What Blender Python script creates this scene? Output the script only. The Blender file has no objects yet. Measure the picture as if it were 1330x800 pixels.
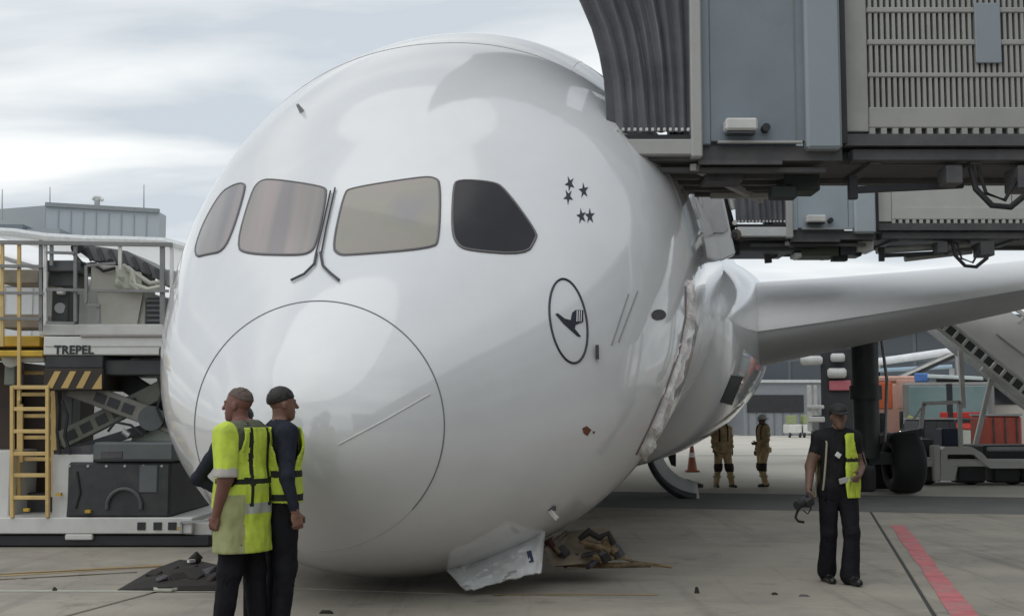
import bpy, bmesh, math, random
import numpy as np
from mathutils import Vector, Matrix, noise
from mathutils.bvhtree import BVHTree
from mathutils.geometry import delaunay_2d_cdt

random.seed(7)
SC = bpy.context.scene
COL = SC.collection
PI = math.pi
R = math.radians

# ------------------------------------------------------------------ camera
CAM_H = 1.65
F_PX = 1600.0
PITCH = math.atan(140.0 / F_PX)
cam_d = bpy.data.cameras.new('camera')
cam = bpy.data.objects.new('camera', cam_d)
COL.objects.link(cam)
cam_d.sensor_width = 36.0
cam_d.lens = 36.0 * F_PX / 1330.0
cam_d.clip_start = 0.1
cam_d.clip_end = 3000.0
cam.location = (0, 0, CAM_H)
cam.rotation_euler = (PI / 2 + PITCH, 0, 0)
SC.camera = cam

# ------------------------------------------------------------------ sky, sun, exposure
SUN_EL, SUN_AZ = R(56), R(-135)      # azimuth measured from +Y towards +X: high, to the viewer's left
world = bpy.data.worlds.new('World')
SC.world = world
world.use_nodes = True
nt = world.node_tree
nt.nodes.clear()
N = nt.nodes.new
LK = nt.links.new
out = N('ShaderNodeOutputWorld')
bg = N('ShaderNodeBackground'); bg.inputs['Strength'].default_value = 0.100
skyt = N('ShaderNodeTexSky'); skyt.sky_type = 'NISHITA'; skyt.sun_disc = False
skyt.sun_elevation = SUN_EL; skyt.sun_rotation = SUN_AZ
skyt.air_density = 1.0; skyt.dust_density = 2.0
tc = N('ShaderNodeTexCoord')
sep = N('ShaderNodeSeparateXYZ'); LK(tc.outputs['Generated'], sep.inputs[0])
mx = N('ShaderNodeMath'); mx.operation = 'MAXIMUM'; LK(sep.outputs['Z'], mx.inputs[0]); mx.inputs[1].default_value = 0.0
ad = N('ShaderNodeMath'); ad.operation = 'ADD'; LK(mx.outputs[0], ad.inputs[0]); ad.inputs[1].default_value = 0.2
dv = N('ShaderNodeVectorMath'); dv.operation = 'DIVIDE'
cmb = N('ShaderNodeCombineXYZ')
for k in range(3): LK(ad.outputs[0], cmb.inputs[k])
LK(tc.outputs['Generated'], dv.inputs[0]); LK(cmb.outputs[0], dv.inputs[1])
mp = N('ShaderNodeMapping'); LK(dv.outputs[0], mp.inputs['Vector']); mp.inputs['Scale'].default_value = (0.55, 1.15, 0.0)
mp.inputs['Location'].default_value = (8.3, 4.6, 0.0)
nz = N('ShaderNodeTexNoise'); LK(mp.outputs[0], nz.inputs['Vector'])
nz.inputs['Scale'].default_value = 1.9; nz.inputs['Detail'].default_value = 6; nz.inputs['Roughness'].default_value = 0.48; nz.inputs['Distortion'].default_value = 0.25
rp = N('ShaderNodeValToRGB'); LK(nz.outputs['Fac'], rp.inputs['Fac'])
rp.color_ramp.elements[0].position = 0.44; rp.color_ramp.elements[0].color = (5.4, 5.9, 6.35, 1)
rp.color_ramp.elements[1].position = 0.63; rp.color_ramp.elements[1].color = (9.0, 9.15, 9.05, 1)
mxs = N('ShaderNodeMix'); mxs.data_type = 'RGBA'; mxs.inputs[0].default_value = 0.94
LK(skyt.outputs[0], mxs.inputs[6]); LK(rp.outputs[0], mxs.inputs[7])
LK(mxs.outputs[2], bg.inputs['Color']); LK(bg.outputs[0], out.inputs['Surface'])

sun_d = bpy.data.lights.new('sun', 'SUN')
sun_d.energy = 0.7; sun_d.angle = R(70); sun_d.color = (1.0, 0.97, 0.92)
sun = bpy.data.objects.new('sun', sun_d); COL.objects.link(sun)
sd = Vector((math.sin(SUN_AZ) * math.cos(SUN_EL), math.cos(SUN_AZ) * math.cos(SUN_EL), math.sin(SUN_EL)))
sun.rotation_euler = sd.to_track_quat('Z', 'Y').to_euler()

SC.view_settings.view_transform = 'Standard'
SC.view_settings.look = 'None'
SC.view_settings.exposure = 0.25
SC.view_settings.gamma = 1.0
SC.render.engine = 'CYCLES'

# ------------------------------------------------------------------ measuring helpers
_F = Vector((0, math.cos(PITCH), math.sin(PITCH)))
_U = Vector((0, -math.sin(PITCH), math.cos(PITCH)))
EYE = Vector((0, 0, CAM_H))
def ray(px, py):
    return (_F + Vector((1, 0, 0)) * ((px - 665) / F_PX) + _U * ((400 - py) / F_PX))
def at(px, py, y):
    d = ray(px, py)
    return EYE + d * (y / d.y)
def gnd(px, py, z=0.0):
    d = ray(px, py)
    return EYE + d * ((z - CAM_H) / d.z)

# ------------------------------------------------------------------ materials
_M = {}
def mat(name, col, rough=0.6, metal=0.0, var=0.12, scale=3.0, bump=0.0, bscale=40.0, coat=0.0, stain=None, stain_amt=0.0, stain_scale=1.2, spec=0.5, stretch=None):
    if name in _M: return _M[name]
    m = bpy.data.materials.new(name); m.use_nodes = True
    t = m.node_tree; b = t.nodes['Principled BSDF']
    b.inputs['Roughness'].default_value = rough; b.inputs['Metallic'].default_value = metal
    b.inputs['Specular IOR Level'].default_value = spec
    if coat:
        b.inputs['Coat Weight'].default_value = coat; b.inputs['Coat Roughness'].default_value = 0.07; b.inputs['Coat IOR'].default_value = 1.8
    tc = t.nodes.new('ShaderNodeTexCoord')
    vec = tc.outputs['Object']
    if stretch:
        mpn = t.nodes.new('ShaderNodeMapping'); t.links.new(vec, mpn.inputs[0]); mpn.inputs['Scale'].default_value = stretch; vec = mpn.outputs[0]
    n = t.nodes.new('ShaderNodeTexNoise'); n.inputs['Scale'].default_value = scale; n.inputs['Detail'].default_value = 6; n.inputs['Roughness'].default_value = 0.6
    t.links.new(vec, n.inputs['Vector'])
    r = t.nodes.new('ShaderNodeValToRGB')
    c = Vector(col)
    r.color_ramp.elements[0].position = 0.3; r.color_ramp.elements[1].position = 0.7
    r.color_ramp.elements[0].color = (*(c * (1 - var)), 1)
    r.color_ramp.elements[1].color = (*[min(1, x * (1 + var)) for x in c], 1)
    t.links.new(n.outputs['Fac'], r.inputs['Fac'])
    cout = r.outputs['Color']
    if stain:
        n2 = t.nodes.new('ShaderNodeTexNoise'); n2.inputs['Scale'].default_value = stain_scale; n2.inputs['Detail'].default_value = 8; n2.inputs['Roughness'].default_value = 0.65
        t.links.new(vec, n2.inputs['Vector'])
        r2 = t.nodes.new('ShaderNodeValToRGB'); r2.color_ramp.elements[0].position = 0.45; r2.color_ramp.elements[1].position = 0.75
        r2.color_ramp.elements[0].color = (0, 0, 0, 1); r2.color_ramp.elements[1].color = (stain_amt,) * 3 + (1,)
        t.links.new(n2.outputs['Fac'], r2.inputs['Fac'])
        mm = t.nodes.new('ShaderNodeMix'); mm.data_type = 'RGBA'
        t.links.new(r2.outputs['Color'], mm.inputs[0]); t.links.new(cout, mm.inputs[6]); mm.inputs[7].default_value = (*stain, 1)
        cout = mm.outputs[2]
    t.links.new(cout, b.inputs['Base Color'])
    rr = t.nodes.new('ShaderNodeMapRange'); rr.inputs[3].default_value = max(0.02, rough * 0.8); rr.inputs[4].default_value = min(1, rough * 1.2)
    t.links.new(n.outputs['Fac'], rr.inputs[0]); t.links.new(rr.outputs[0], b.inputs['Roughness'])
    if bump:
        n3 = t.nodes.new('ShaderNodeTexNoise'); n3.inputs['Scale'].default_value = bscale; n3.inputs['Detail'].default_value = 4
        t.links.new(vec, n3.inputs['Vector'])
        bp = t.nodes.new('ShaderNodeBump'); bp.inputs['Strength'].default_value = bump; bp.inputs['Distance'].default_value = 0.02
        t.links.new(n3.outputs['Fac'], bp.inputs['Height']); t.links.new(bp.outputs[0], b.inputs['Normal'])
    _M[name] = m
    return m
def glow(name, col, strength):
    if name in _M: return _M[name]
    m = mat(name, col, 0.3, var=0.02)
    b = m.node_tree.nodes['Principled BSDF']
    b.inputs['Emission Color'].default_value = (*col, 1); b.inputs['Emission Strength'].default_value = strength
    return m

# ------------------------------------------------------------------ building helpers
ORG = {}
class MB:
    def __init__(s): s.v = []; s.f = []; s.m = []; s.cur = 0
    def add(s, vs, fs):
        o = len(s.v)
        s.v += [Vector(v) for v in vs]
        s.f += [tuple(i + o for i in f) for f in fs]
        s.m += [s.cur] * len(fs)
        return s
    def box(s, c, size, rz=0.0, rx=0.0, ry=0.0):
        h = Vector(size) / 2
        rot = Matrix.Rotation(rz, 3, 'Z') @ Matrix.Rotation(ry, 3, 'Y') @ Matrix.Rotation(rx, 3, 'X')
        vs = [Vector(c) + rot @ Vector((sx * h.x, sy * h.y, sz * h.z)) for sx in (-1, 1) for sy in (-1, 1) for sz in (-1, 1)]
        return s.add(vs, [(0, 1, 3, 2), (4, 6, 7, 5), (0, 4, 5, 1), (2, 3, 7, 6), (0, 2, 6, 4), (1, 5, 7, 3)])
    def bb(s, x0, x1, y0, y1, z0, z1):
        return s.box(((x0 + x1) / 2, (y0 + y1) / 2, (z0 + z1) / 2), (abs(x1 - x0), abs(y1 - y0), abs(z1 - z0)))
    def bar(s, p, q, w, h=None, up=(0, 0, 1)):
        p, q = Vector(p), Vector(q); h = h or w
        d = (q - p).normalized(); u = Vector(up)
        if abs(d.dot(u)) > 0.98: u = Vector((0, 1, 0))
        a = d.cross(u).normalized(); b = a.cross(d).normalized()
        vs = []
        for e in (p, q):
            for i, j in ((-1, -1), (1, -1), (1, 1), (-1, 1)):
                vs.append(e + a * (i * w / 2) + b * (j * h / 2))
        return s.add(vs, [(0, 1, 2, 3), (7, 6, 5, 4), (0, 4, 5, 1), (1, 5, 6, 2), (2, 6, 7, 3), (3, 7, 4, 0)])
    def tube(s, pts, r, n=8, cap=True):
        pts = [Vector(p) for p in pts]; k = len(pts)
        rs = r if isinstance(r, (list, tuple)) else [r] * k
        vs = []; prev = None
        for i, p in enumerate(pts):
            d = (pts[min(i + 1, k - 1)] - pts[max(i - 1, 0)]).normalized()
            if prev is None:
                u = Vector((0, 0, 1)) if abs(d.z) < 0.9 else Vector((0, 1, 0))
                a = d.cross(u).normalized()
            else:
                a = (prev - d * prev.dot(d)).normalized()
            prev = a; b = d.cross(a)
            for j in range(n):
                t = 2 * PI * j / n
                vs.append(p + (a * math.cos(t) + b * math.sin(t)) * rs[i])
        fs = []
        for i in range(k - 1):
            for j in range(n):
                fs.append((i * n + j, i * n + (j + 1) % n, (i + 1) * n + (j + 1) % n, (i + 1) * n + j))
        if cap:
            fs.append(tuple(range(n))[::-1]); fs.append(tuple(range((k - 1) * n, k * n)))
        return s.add(vs, fs)
    def cyl(s, p, q, r0, r1=None, n=20):
        return s.tube([p, q], [r0, r0 if r1 is None else r1], n)
    def rings(s, rings, closed=True, cap=False):
        n = len(rings[0]); vs = [p for rg in rings for p in rg]; fs = []
        for i in range(len(rings) - 1):
            for j in range(n if closed else n - 1):
                fs.append((i * n + j, i * n + (j + 1) % n, (i + 1) * n + (j + 1) % n, (i + 1) * n + j))
        if cap:
            fs.append(tuple(range(n))[::-1]); fs.append(tuple(range((len(rings) - 1) * n, len(rings) * n)))
        return s.add(vs, fs)
    def prism(s, poly, vec):
        n = len(poly); vec = Vector(vec)
        vs = [Vector(p) for p in poly] + [Vector(p) + vec for p in poly]
        return s.add(vs, [tuple(range(n)), tuple(range(n, 2 * n))[::-1]] + [(i, i + n, (i + 1) % n + n, (i + 1) % n) for i in range(n)])
    def build(s, name, mats, parent=None, bevel=0.0, smooth=False, local=False, angle=40):
        me = bpy.data.meshes.new(name)
        o0 = Vector((0, 0, 0))
        if parent is not None and not local: o0 = ORG.get(parent.name, o0)
        me.from_pydata([v - o0 for v in s.v], [], s.f)
        bm = bmesh.new(); bm.from_mesh(me); bmesh.ops.recalc_face_normals(bm, faces=bm.faces)
        if bevel:
            es = [e for e in bm.edges if len(e.link_faces) == 2 and e.calc_face_angle(0) > R(30)]
            bmesh.ops.bevel(bm, geom=es, offset=bevel, segments=1, affect='EDGES', clamp_overlap=True)
        bm.to_mesh(me); bm.free()
        if not isinstance(mats, (list, tuple)): mats = [mats]
        for m in mats: me.materials.append(m)
        if not bevel and len(mats) > 1:
            for p, mi in zip(me.polygons, s.m): p.material_index = mi
        if smooth:
            for p in me.polygons: p.use_smooth = True
            if angle: me.set_sharp_from_angle(angle=R(angle))
        o = bpy.data.objects.new(name, me); COL.objects.link(o)
        if parent is not None:
            o.parent = parent; ORG[o.name] = o0
        else: ORG[o.name] = Vector((0, 0, 0))
        return o
def tag(o, label=None, cat=None, group=None, kind=None):
    if label: o['label'] = label
    if cat: o['category'] = cat
    if group: o['group'] = group
    if kind: o['kind'] = kind
    return o
def thing(name, label, cat, loc, rz=0.0, group=None):
    o = bpy.data.objects.new(name, None); COL.objects.link(o)
    o.empty_display_size = 0.2; o.location = loc; o.rotation_euler = (0, 0, rz)
    ORG[o.name] = Vector(loc)
    return tag(o, label, cat, group)
def copy_tree(o, parent=None):
    c = o.copy(); COL.objects.link(c)
    if parent: c.parent = parent
    for ch in list(o.children): copy_tree(ch, c)
    return c
def lerp(a, b, t): return a + (b - a) * t
def pchip(xs, ys):
    h = [xs[i + 1] - xs[i] for i in range(len(xs) - 1)]
    d = [(ys[i + 1] - ys[i]) / h[i] for i in range(len(h))]
    m = [d[0]] + [0 if d[i - 1] * d[i] <= 0 else 2 * d[i - 1] * d[i] / (d[i - 1] + d[i]) for i in range(1, len(d))] + [d[-1]]
    def f(x):
        if x <= xs[0]: return ys[0]
        if x >= xs[-1]: return ys[-1]
        i = max(k for k in range(len(xs) - 1) if xs[k] <= x)
        t = (x - xs[i]) / h[i]
        return ((2 * t**3 - 3 * t**2 + 1) * ys[i] + (t**3 - 2 * t**2 + t) * h[i] * m[i] + (-2 * t**3 + 3 * t**2) * ys[i + 1] + (t**3 - t**2) * h[i] * m[i + 1])
    return f
def smooth_closed(pts, it=2):
    for _ in range(it):
        q = []
        for i in range(len(pts)):
            a, b = pts[i], pts[(i + 1) % len(pts)]
            q += [(a[0] * .75 + b[0] * .25, a[1] * .75 + b[1] * .25), (a[0] * .25 + b[0] * .75, a[1] * .25 + b[1] * .75)]
        pts = q
    return pts

# ------------------------------------------------------------------ palette
WHITE = mat('aircraft_white', (0.68, 0.69, 0.705), 0.38, var=0.03, scale=1.5, coat=1.0, stain=(0.48, 0.48, 0.48), stain_amt=0.2, stain_scale=0.8)
GREYP = mat('aircraft_grey', (0.40, 0.41, 0.42), 0.38, var=0.05, scale=1.0)
SEAM = mat('panel_seam', (0.12, 0.12, 0.13), 0.6)
RUBBER = mat('rubber', (0.018, 0.018, 0.02), 0.75, var=0.3, bump=0.15)
BLACK = mat('black_paint', (0.022, 0.022, 0.026), 0.5, var=0.25)
DARKM = mat('dark_metal', (0.06, 0.06, 0.07), 0.5, metal=0.3, var=0.3, bump=0.1, stain=(0.16, 0.14, 0.12), stain_amt=0.4, stain_scale=3)
STEEL = mat('steel', (0.45, 0.46, 0.47), 0.4, metal=0.6, var=0.1)
GALV = mat('galvanised_steel', (0.36, 0.37, 0.37), 0.5, metal=0.4, var=0.15)
OFFW = mat('off_white_paint', (0.62, 0.62, 0.60), 0.5, var=0.06, stain=(0.30, 0.28, 0.25), stain_amt=0.45, stain_scale=2.5)
GLASSD = mat('dark_glass', (0.02, 0.023, 0.028), 0.08, var=0.1, spec=0.6)
YEL = mat('safety_yellow', (0.55, 0.35, 0.03), 0.55, var=0.12, stain=(0.2, 0.14, 0.06), stain_amt=0.5, stain_scale=4)
RED = mat('red_paint', (0.45, 0.03, 0.025), 0.4, var=0.1)
# ================================================================== GROUND
CONC = mat('apron_concrete', (0.33, 0.30, 0.25), 0.85, var=0.12, scale=0.8, bump=0.25, bscale=25, stain=(0.13, 0.125, 0.12), stain_amt=0.6, stain_scale=0.5)
def wear(m):
    t = m.node_tree; b = t.nodes['Principled BSDF']; L = t.links.new
    src = b.inputs['Base Color'].links[0].from_socket
    tc = t.nodes.new('ShaderNodeTexCoord')
    def layer(src, scale, stretch, lo, hi, col, amt, rot=0):
        mp = t.nodes.new('ShaderNodeMapping'); mp.inputs['Scale'].default_value = stretch; mp.inputs['Rotation'].default_value = (0, 0, rot)
        n = t.nodes.new('ShaderNodeTexNoise'); n.inputs['Scale'].default_value = scale; n.inputs['Detail'].default_value = 9; n.inputs['Roughness'].default_value = .68
        r = t.nodes.new('ShaderNodeMapRange'); r.inputs[1].default_value = lo; r.inputs[2].default_value = hi; r.inputs[4].default_value = amt; r.clamp = True
        x = t.nodes.new('ShaderNodeMix'); x.data_type = 'RGBA'; x.inputs[7].default_value = (*col, 1)
        L(tc.outputs['Object'], mp.inputs[0]); L(mp.outputs[0], n.inputs['Vector']); L(n.outputs['Fac'], r.inputs[0]); L(r.outputs[0], x.inputs[0]); L(src, x.inputs[6])
        return x.outputs[2]
    src = layer(src, 1.4, (1, 1, 1), .56, .70, (.10, .09, .08), .5)          # oil and rubber spots
    src = layer(src, .9, (3.5, .16, 1), .54, .70, (.12, .11, .095), .55, R(14))  # tyre drags along the stand
    src = layer(src, 1.1, (.25, 2.2, 1), .58, .72, (.42, .38, .31), .5, R(14))  # pale dusty bands
    src = layer(src, 14, (1, 1, 1), .62, .70, (.14, .13, .11), .3)            # small spatter
    v = t.nodes.new('ShaderNodeTexVoronoi'); v.feature = 'DISTANCE_TO_EDGE'; v.inputs['Scale'].default_value = .16
    nn = t.nodes.new('ShaderNodeTexNoise'); nn.inputs['Scale'].default_value = 2.0; nn.inputs['Detail'].default_value = 6
    ad = t.nodes.new('ShaderNodeVectorMath'); ad.operation = 'MULTIPLY_ADD'; ad.inputs[1].default_value = (.9, .9, 0)
    L(tc.outputs['Object'], nn.inputs['Vector']); L(nn.outputs['Color'], ad.inputs[0]); L(tc.outputs['Object'], ad.inputs[2]); L(ad.outputs[0], v.inputs['Vector'])
    r = t.nodes.new('ShaderNodeMapRange'); r.inputs[1].default_value = .001; r.inputs[2].default_value = .004; r.inputs[3].default_value = .15; r.inputs[4].default_value = 0; r.clamp = True
    L(v.outputs['Distance'], r.inputs[0])
    x = t.nodes.new('ShaderNodeMix'); x.data_type = 'RGBA'; x.inputs[7].default_value = (.06, .055, .05, 1)
    L(r.outputs[0], x.inputs[0]); L(src, x.inputs[6]); L(x.outputs[2], b.inputs['Base Color'])
wear(CONC)
FARC = mat('far_concrete', (0.52, 0.49, 0.43), 0.85, var=0.08, scale=0.3, stain=(0.3, 0.28, 0.26), stain_amt=0.4, stain_scale=0.2)
SHADE_SEAM = mat('shade_seam_dark', (0.13, 0.13, 0.125), 0.85, var=0.2, scale=1.5, bump=0.3, bscale=60, stain=(0.16, 0.15, 0.145), stain_amt=0.6, stain_scale=0.5)  # dark ground colour, for the painted shade band and the far seam
ground = MB().add([(-1500, -60, -0.02), (1500, -60, -0.02), (1500, 2400, -0.02), (-1500, 2400, -0.02)], [(0, 1, 2, 3)]).build('ground', FARC)
tag(ground, 'pale concrete airport apron stretching to the horizon', kind='structure')
JY = R(13.6)
jd = Vector((math.sin(JY), math.cos(JY), 0)); jn = Vector((math.cos(JY), -math.sin(JY), 0))
J0 = gnd(1215, 800)
SLW, SLL = 7.0, 5.6
J0n = J0.dot(jn)
def band_s(p): return Vector(p).dot(jd)
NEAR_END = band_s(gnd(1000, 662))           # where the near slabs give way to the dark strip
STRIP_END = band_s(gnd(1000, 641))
for i in range(-4, 4):
    for j in range(-2, 6):
        s1 = NEAR_END - j * SLL; s0 = s1 - SLL
        n0 = J0n + i * SLW; g = 0.018
        h = random.uniform(-0.001, 0.001)
        c = [(n0 + g, s0 + g), (n0 + SLW - g, s0 + g), (n0 + SLW - g, s1 - g), (n0 + g, s1 - g)]
        if j < 0: continue
        m = MB().prism([jn * a + jd * b + Vector((0, 0, h)) for a, b in c], (0, 0, -0.018))
        m.build('concrete_slab', CONC, ground, bevel=0.008)
MB().prism([jn * a + jd * b for a, b in ((-40, NEAR_END - 30), (60, NEAR_END - 30), (60, NEAR_END - .02), (-40, NEAR_END - .02))], (0, 0, -0.004)).build('joint_filler', mat('joint_filler', (.05, .05, .048), .9), ground).location.z = -0.0135
strip = MB().prism([jn * a + jd * b for a, b in ((-40, NEAR_END + .02), (60, NEAR_END + .02), (60, STRIP_END), (-40, STRIP_END))], (0, 0, -0.012)).build('shade_strip', SHADE_SEAM, ground)  # dark band: shade under wing and bridge, painted into the ground
def ground_strip(name, pts, w, m, z=0.004, parent=ground, jitter=0.0):
    P = []
    for k in range(len(pts) - 1):
        a, b = Vector(pts[k]), Vector(pts[k + 1]); n = 10
        for t in range(n + (k == len(pts) - 2)): P.append(a.lerp(b, t / n))
    mb = MB(); vs = []
    for k, p in enumerate(P):
        d = (P[min(k + 1, len(P) - 1)] - P[max(k - 1, 0)]).normalized(); n = Vector((d.y, -d.x, 0))
        ww = w * (1 + random.uniform(-jitter, jitter)) / 2
        vs += [Vector((p.x, p.y, z)) - n * ww, Vector((p.x, p.y, z)) + n * ww]
    mb.add(vs, [(2 * i, 2 * i + 1, 2 * i + 3, 2 * i + 2) for i in range(len(P) - 1)])
    return mb.build(name, m, parent)
REDL = mat('worn_red_line', (0.52, 0.15, 0.16), 0.8, var=0.25, scale=4, stain=(0.33, 0.28, 0.26), stain_amt=0.7, stain_scale=2.5)
YELL = mat('worn_yellow_line', (0.34, 0.25, 0.13), 0.8, var=0.2, scale=4, stain=(0.26, 0.23, 0.19), stain_amt=0.7, stain_scale=3)
BRNL = mat('brown_line', (0.11, 0.075, 0.03), 0.85, var=0.3, scale=5)
PALE = mat('pale_line', (0.42, 0.43, 0.36), 0.8, var=0.2, scale=5, stain=(0.3, 0.28, 0.25), stain_amt=0.6, stain_scale=3)
ground_strip('red_line', [gnd(1166, 682), gnd(1258, 806)], 0.20, REDL, jitter=.15)
ground_strip('yellow_line', [gnd(-60, 750), gnd(215, 734)], 0.28, YELL, z=.003)
ground_strip('brown_line', [gnd(-60, 749), gnd(212, 735.5)], 0.055, BRNL, z=.006, jitter=.3)
ground_strip('brown_line', [gnd(-60, 756), gnd(178, 743)], 0.05, BRNL, z=.006, jitter=.3)
ground_strip('pale_line', [gnd(-60, 767), gnd(300, 768)], 0.10, PALE, jitter=.3)
ground_strip('yellow_line', [gnd(640, 772), gnd(855, 772)], 0.10, YELL, jitter=.3)
ground_strip('yellow_line', [gnd(735, 738), gnd(876, 735)], 0.12, YELL, jitter=.3)
ground_strip('far_seam', [gnd(905, 591), gnd(1330, 591)], 0.35, SHADE_SEAM, z=-0.012)

# ================================================================== AIRLINER
YAW, PIT = R(11.6), R(4.8)
AX = Vector((math.sin(YAW) * math.cos(PIT), math.cos(YAW) * math.cos(PIT), math.sin(PIT)))
LT = Vector((math.cos(YAW), -math.sin(YAW), 0))
UP = LT.cross(AX)
TIP = Vector((-1.66, 10.1, 1.50))
DROP = 1.30
BASE = TIP + UP * DROP
RF = 2.97
def LP(s, lat, up): return BASE + AX * s + LT * lat + UP * up
f_w = pchip([0, .05, .2, .5, .8, 1.4, 2.0, 2.6, 3.3, 4.0, 4.7, 5.6], [0, .33, .66, 1.02, 1.30, 1.84, 2.33, 2.64, 2.85, 2.94, 2.96, 2.97])
f_t = pchip([0, .05, .2, .5, .8, 1.7, 2.6, 3.6, 4.4, 5.4, 6.4], [-1.35, -1.05, -.74, -.40, -.12, .60, 1.45, 2.42, 2.88, 3.14, 3.17])
f_b = pchip([0, .05, .2, .5, .8, 1.3, 2.0, 2.8, 3.5], [-1.35, -1.61, -1.88, -2.22, -2.47, -2.71, -2.89, -2.96, -2.97])
f_c = pchip([0, .8, 2.0, 3.5, 5.0, 6.4], [-1.35, -1.33, -1.05, -.5, -.12, 0])
TAIL = [(38, 1.0, 0), (44, .86, .35), (50, .60, 1.0), (55, .30, 1.7), (57.5, .08, 2.1)]
airliner = thing('airliner', 'white twin-window-nosed airliner with collapsed nose resting on the apron', 'aircraft', LP(3, 0, -3))
NR = 128
def fus_ring(s):
    if s <= 38:
        w, t, b, c = f_w(s), f_t(s), f_b(s), f_c(s)
    else:
        for k in range(len(TAIL) - 1):
            if TAIL[k][0] <= s <= TAIL[k + 1][0]:
                u = (s - TAIL[k][0]) / (TAIL[k + 1][0] - TAIL[k][0])
                q = lerp(TAIL[k][1], TAIL[k + 1][1], u); c = lerp(TAIL[k][2], TAIL[k + 1][2], u)
                w = RF * q; t = c + RF * q; b = c - RF * q
                break
    n_up = 2.0 if s > 38 else pchip([0, .9, 2.2, 3.4, 5.0, 7.0], [2.0, 2.05, 2.2, 2.2, 2.08, 2.0])(s)
    rg = []
    for j in range(NR):
        a = 2 * PI * j / NR
        ca, sa = math.cos(a), math.sin(a)
        e = 2 / n_up if sa > 0 else 1.0
        rg.append(LP(s, w * math.copysign(abs(ca)**e, ca), c + (t - c if sa > 0 else c - b) * math.copysign(abs(sa)**e, sa)))
    return rg
ss = [0.004, .02, .05, .09, .14] + [.2 + .1 * k for k in range(64)] + [7, 8, 10, 13, 17, 22, 28, 34, 38, 41, 44, 47, 50, 52.5, 55, 57.5]
fm = MB().rings([fus_ring(s) for s in ss], cap=True)
BV = BVHTree.FromPolygons(fm.v, fm.f)
# the skin: glossy white with a little oil-canning
def skin_mat():
    m = WHITE; t = m.node_tree; b = t.nodes['Principled BSDF']
    tc = t.nodes.new('ShaderNodeTexCoord')
    n = t.nodes.new('ShaderNodeTexNoise'); n.inputs['Scale'].default_value = 0.9; n.inputs['Detail'].default_value = 2
    t.links.new(tc.outputs['Object'], n.inputs['Vector'])
    bp = t.nodes.new('ShaderNodeBump'); bp.inputs['Strength'].default_value = 0.35; bp.inputs['Distance'].default_value = 0.05
    t.links.new(n.outputs['Fac'], bp.inputs['Height']); t.links.new(bp.outputs[0], b.inputs['Normal'])
    return m
skin_mat()
fus = fm.build('fuselage', WHITE, airliner, smooth=True, angle=60)

def hit(px, py, off=0.0, bv=None):
    d = ray(px, py).normalized()
    p, n, i, dist = (bv or BV).ray_cast(EYE, d)
    if p is None: return None, None
    if n.dot(d) > 0: n = -n
    return p + n * off, n
def decal(poly, off, thick=0.0, step=6.0, bv=None):
    """a polygon given as seen from the camera, laid on the skin as a curved sheet with real thickness"""
    xs = [p[0] for p in poly]; ys = [p[1] for p in poly]
    pts = []
    for i in range(len(poly)):
        a, b = poly[i], poly[(i + 1) % len(poly)]
        L = math.hypot(b[0] - a[0], b[1] - a[1]); n = max(1, int(L / step))
        for k in range(n): pts.append((lerp(a[0], b[0], k / n), lerp(a[1], b[1], k / n)))
    nb = len(pts)
    def inside(x, y):
        c = False
        for i in range(nb):
            (x1, y1), (x2, y2) = pts[i], pts[(i + 1) % nb]
            if (y1 > y) != (y2 > y) and x < (x2 - x1) * (y - y1) / (y2 - y1) + x1: c = not c
        return c
    y = min(ys) + step / 2
    inner = []
    while y < max(ys):
        x = min(xs) + step / 2
        while x < max(xs):
            if inside(x, y) and min((x - p[0])**2 + (y - p[1])**2 for p in pts) > (step * .5)**2: inner.append((x, y))
            x += step
        y += step
    vs2 = [Vector(p) for p in pts + inner]
    r = delaunay_2d_cdt(vs2, [(i, (i + 1) % nb) for i in range(nb)], [], 1, 1e-4)
    mb = MB(); V = []; ok = []
    for v in r[0]:
        p, n = hit(v.x, v.y, off, bv)
        V.append((p, n)); ok.append(p is not None)
    top = [v[0] if v[0] else Vector((0, 0, 0)) for v in V]
    fs = [f for f in r[2] if all(ok[i] for i in f)]
    used = sorted({i for f in fs for i in f}); mp_ = {i: k for k, i in enumerate(used)}
    fs = [tuple(mp_[i] for i in f) for f in fs]; top = [top[i] for i in used]; nn = [V[i][1] for i in used]
    if thick:
        k = len(top); low = [p - n * thick for p, n in zip(top, nn)]
        ec = {}
        for f in fs:
            for i in range(3):
                e = tuple(sorted((f[i], f[(i + 1) % 3]))); ec.setdefault(e, []).append((f[i], f[(i + 1) % 3]))
        sides = [(b, a, a + k, b + k) for e, l in ec.items() if len(l) == 1 for a, b in l]
        mb.add(top + low, fs + [tuple(i + k for i in f)[::-1] for f in fs] + sides)
    else: mb.add(top, fs)
    return mb
def skin_tube(pts, r, off=0.0, n=6, closed=False, step=5.0, bv=None):
    P = []
    L = len(pts)
    for i in range(L if closed else L - 1):
        a, b = pts[i], pts[(i + 1) % L]
        k = max(1, int(math.hypot(b[0] - a[0], b[1] - a[1]) / step))
        for q in range(k): P.append((lerp(a[0], b[0], q / k), lerp(a[1], b[1], q / k)))
    P.append(pts[0] if closed else pts[-1])
    mb = MB(); run = []
    for x, y in P:
        p, nn = hit(x, y, off, bv)
        if p is None or (run and (p - run[-1]).length > .8):
            if len(run) > 1: mb.tube(run, r, n)
            run = [] if p is None else [p]
            continue
        run.append(p)
    if len(run) > 1: mb.tube(run, r, n)
    return mb

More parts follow.
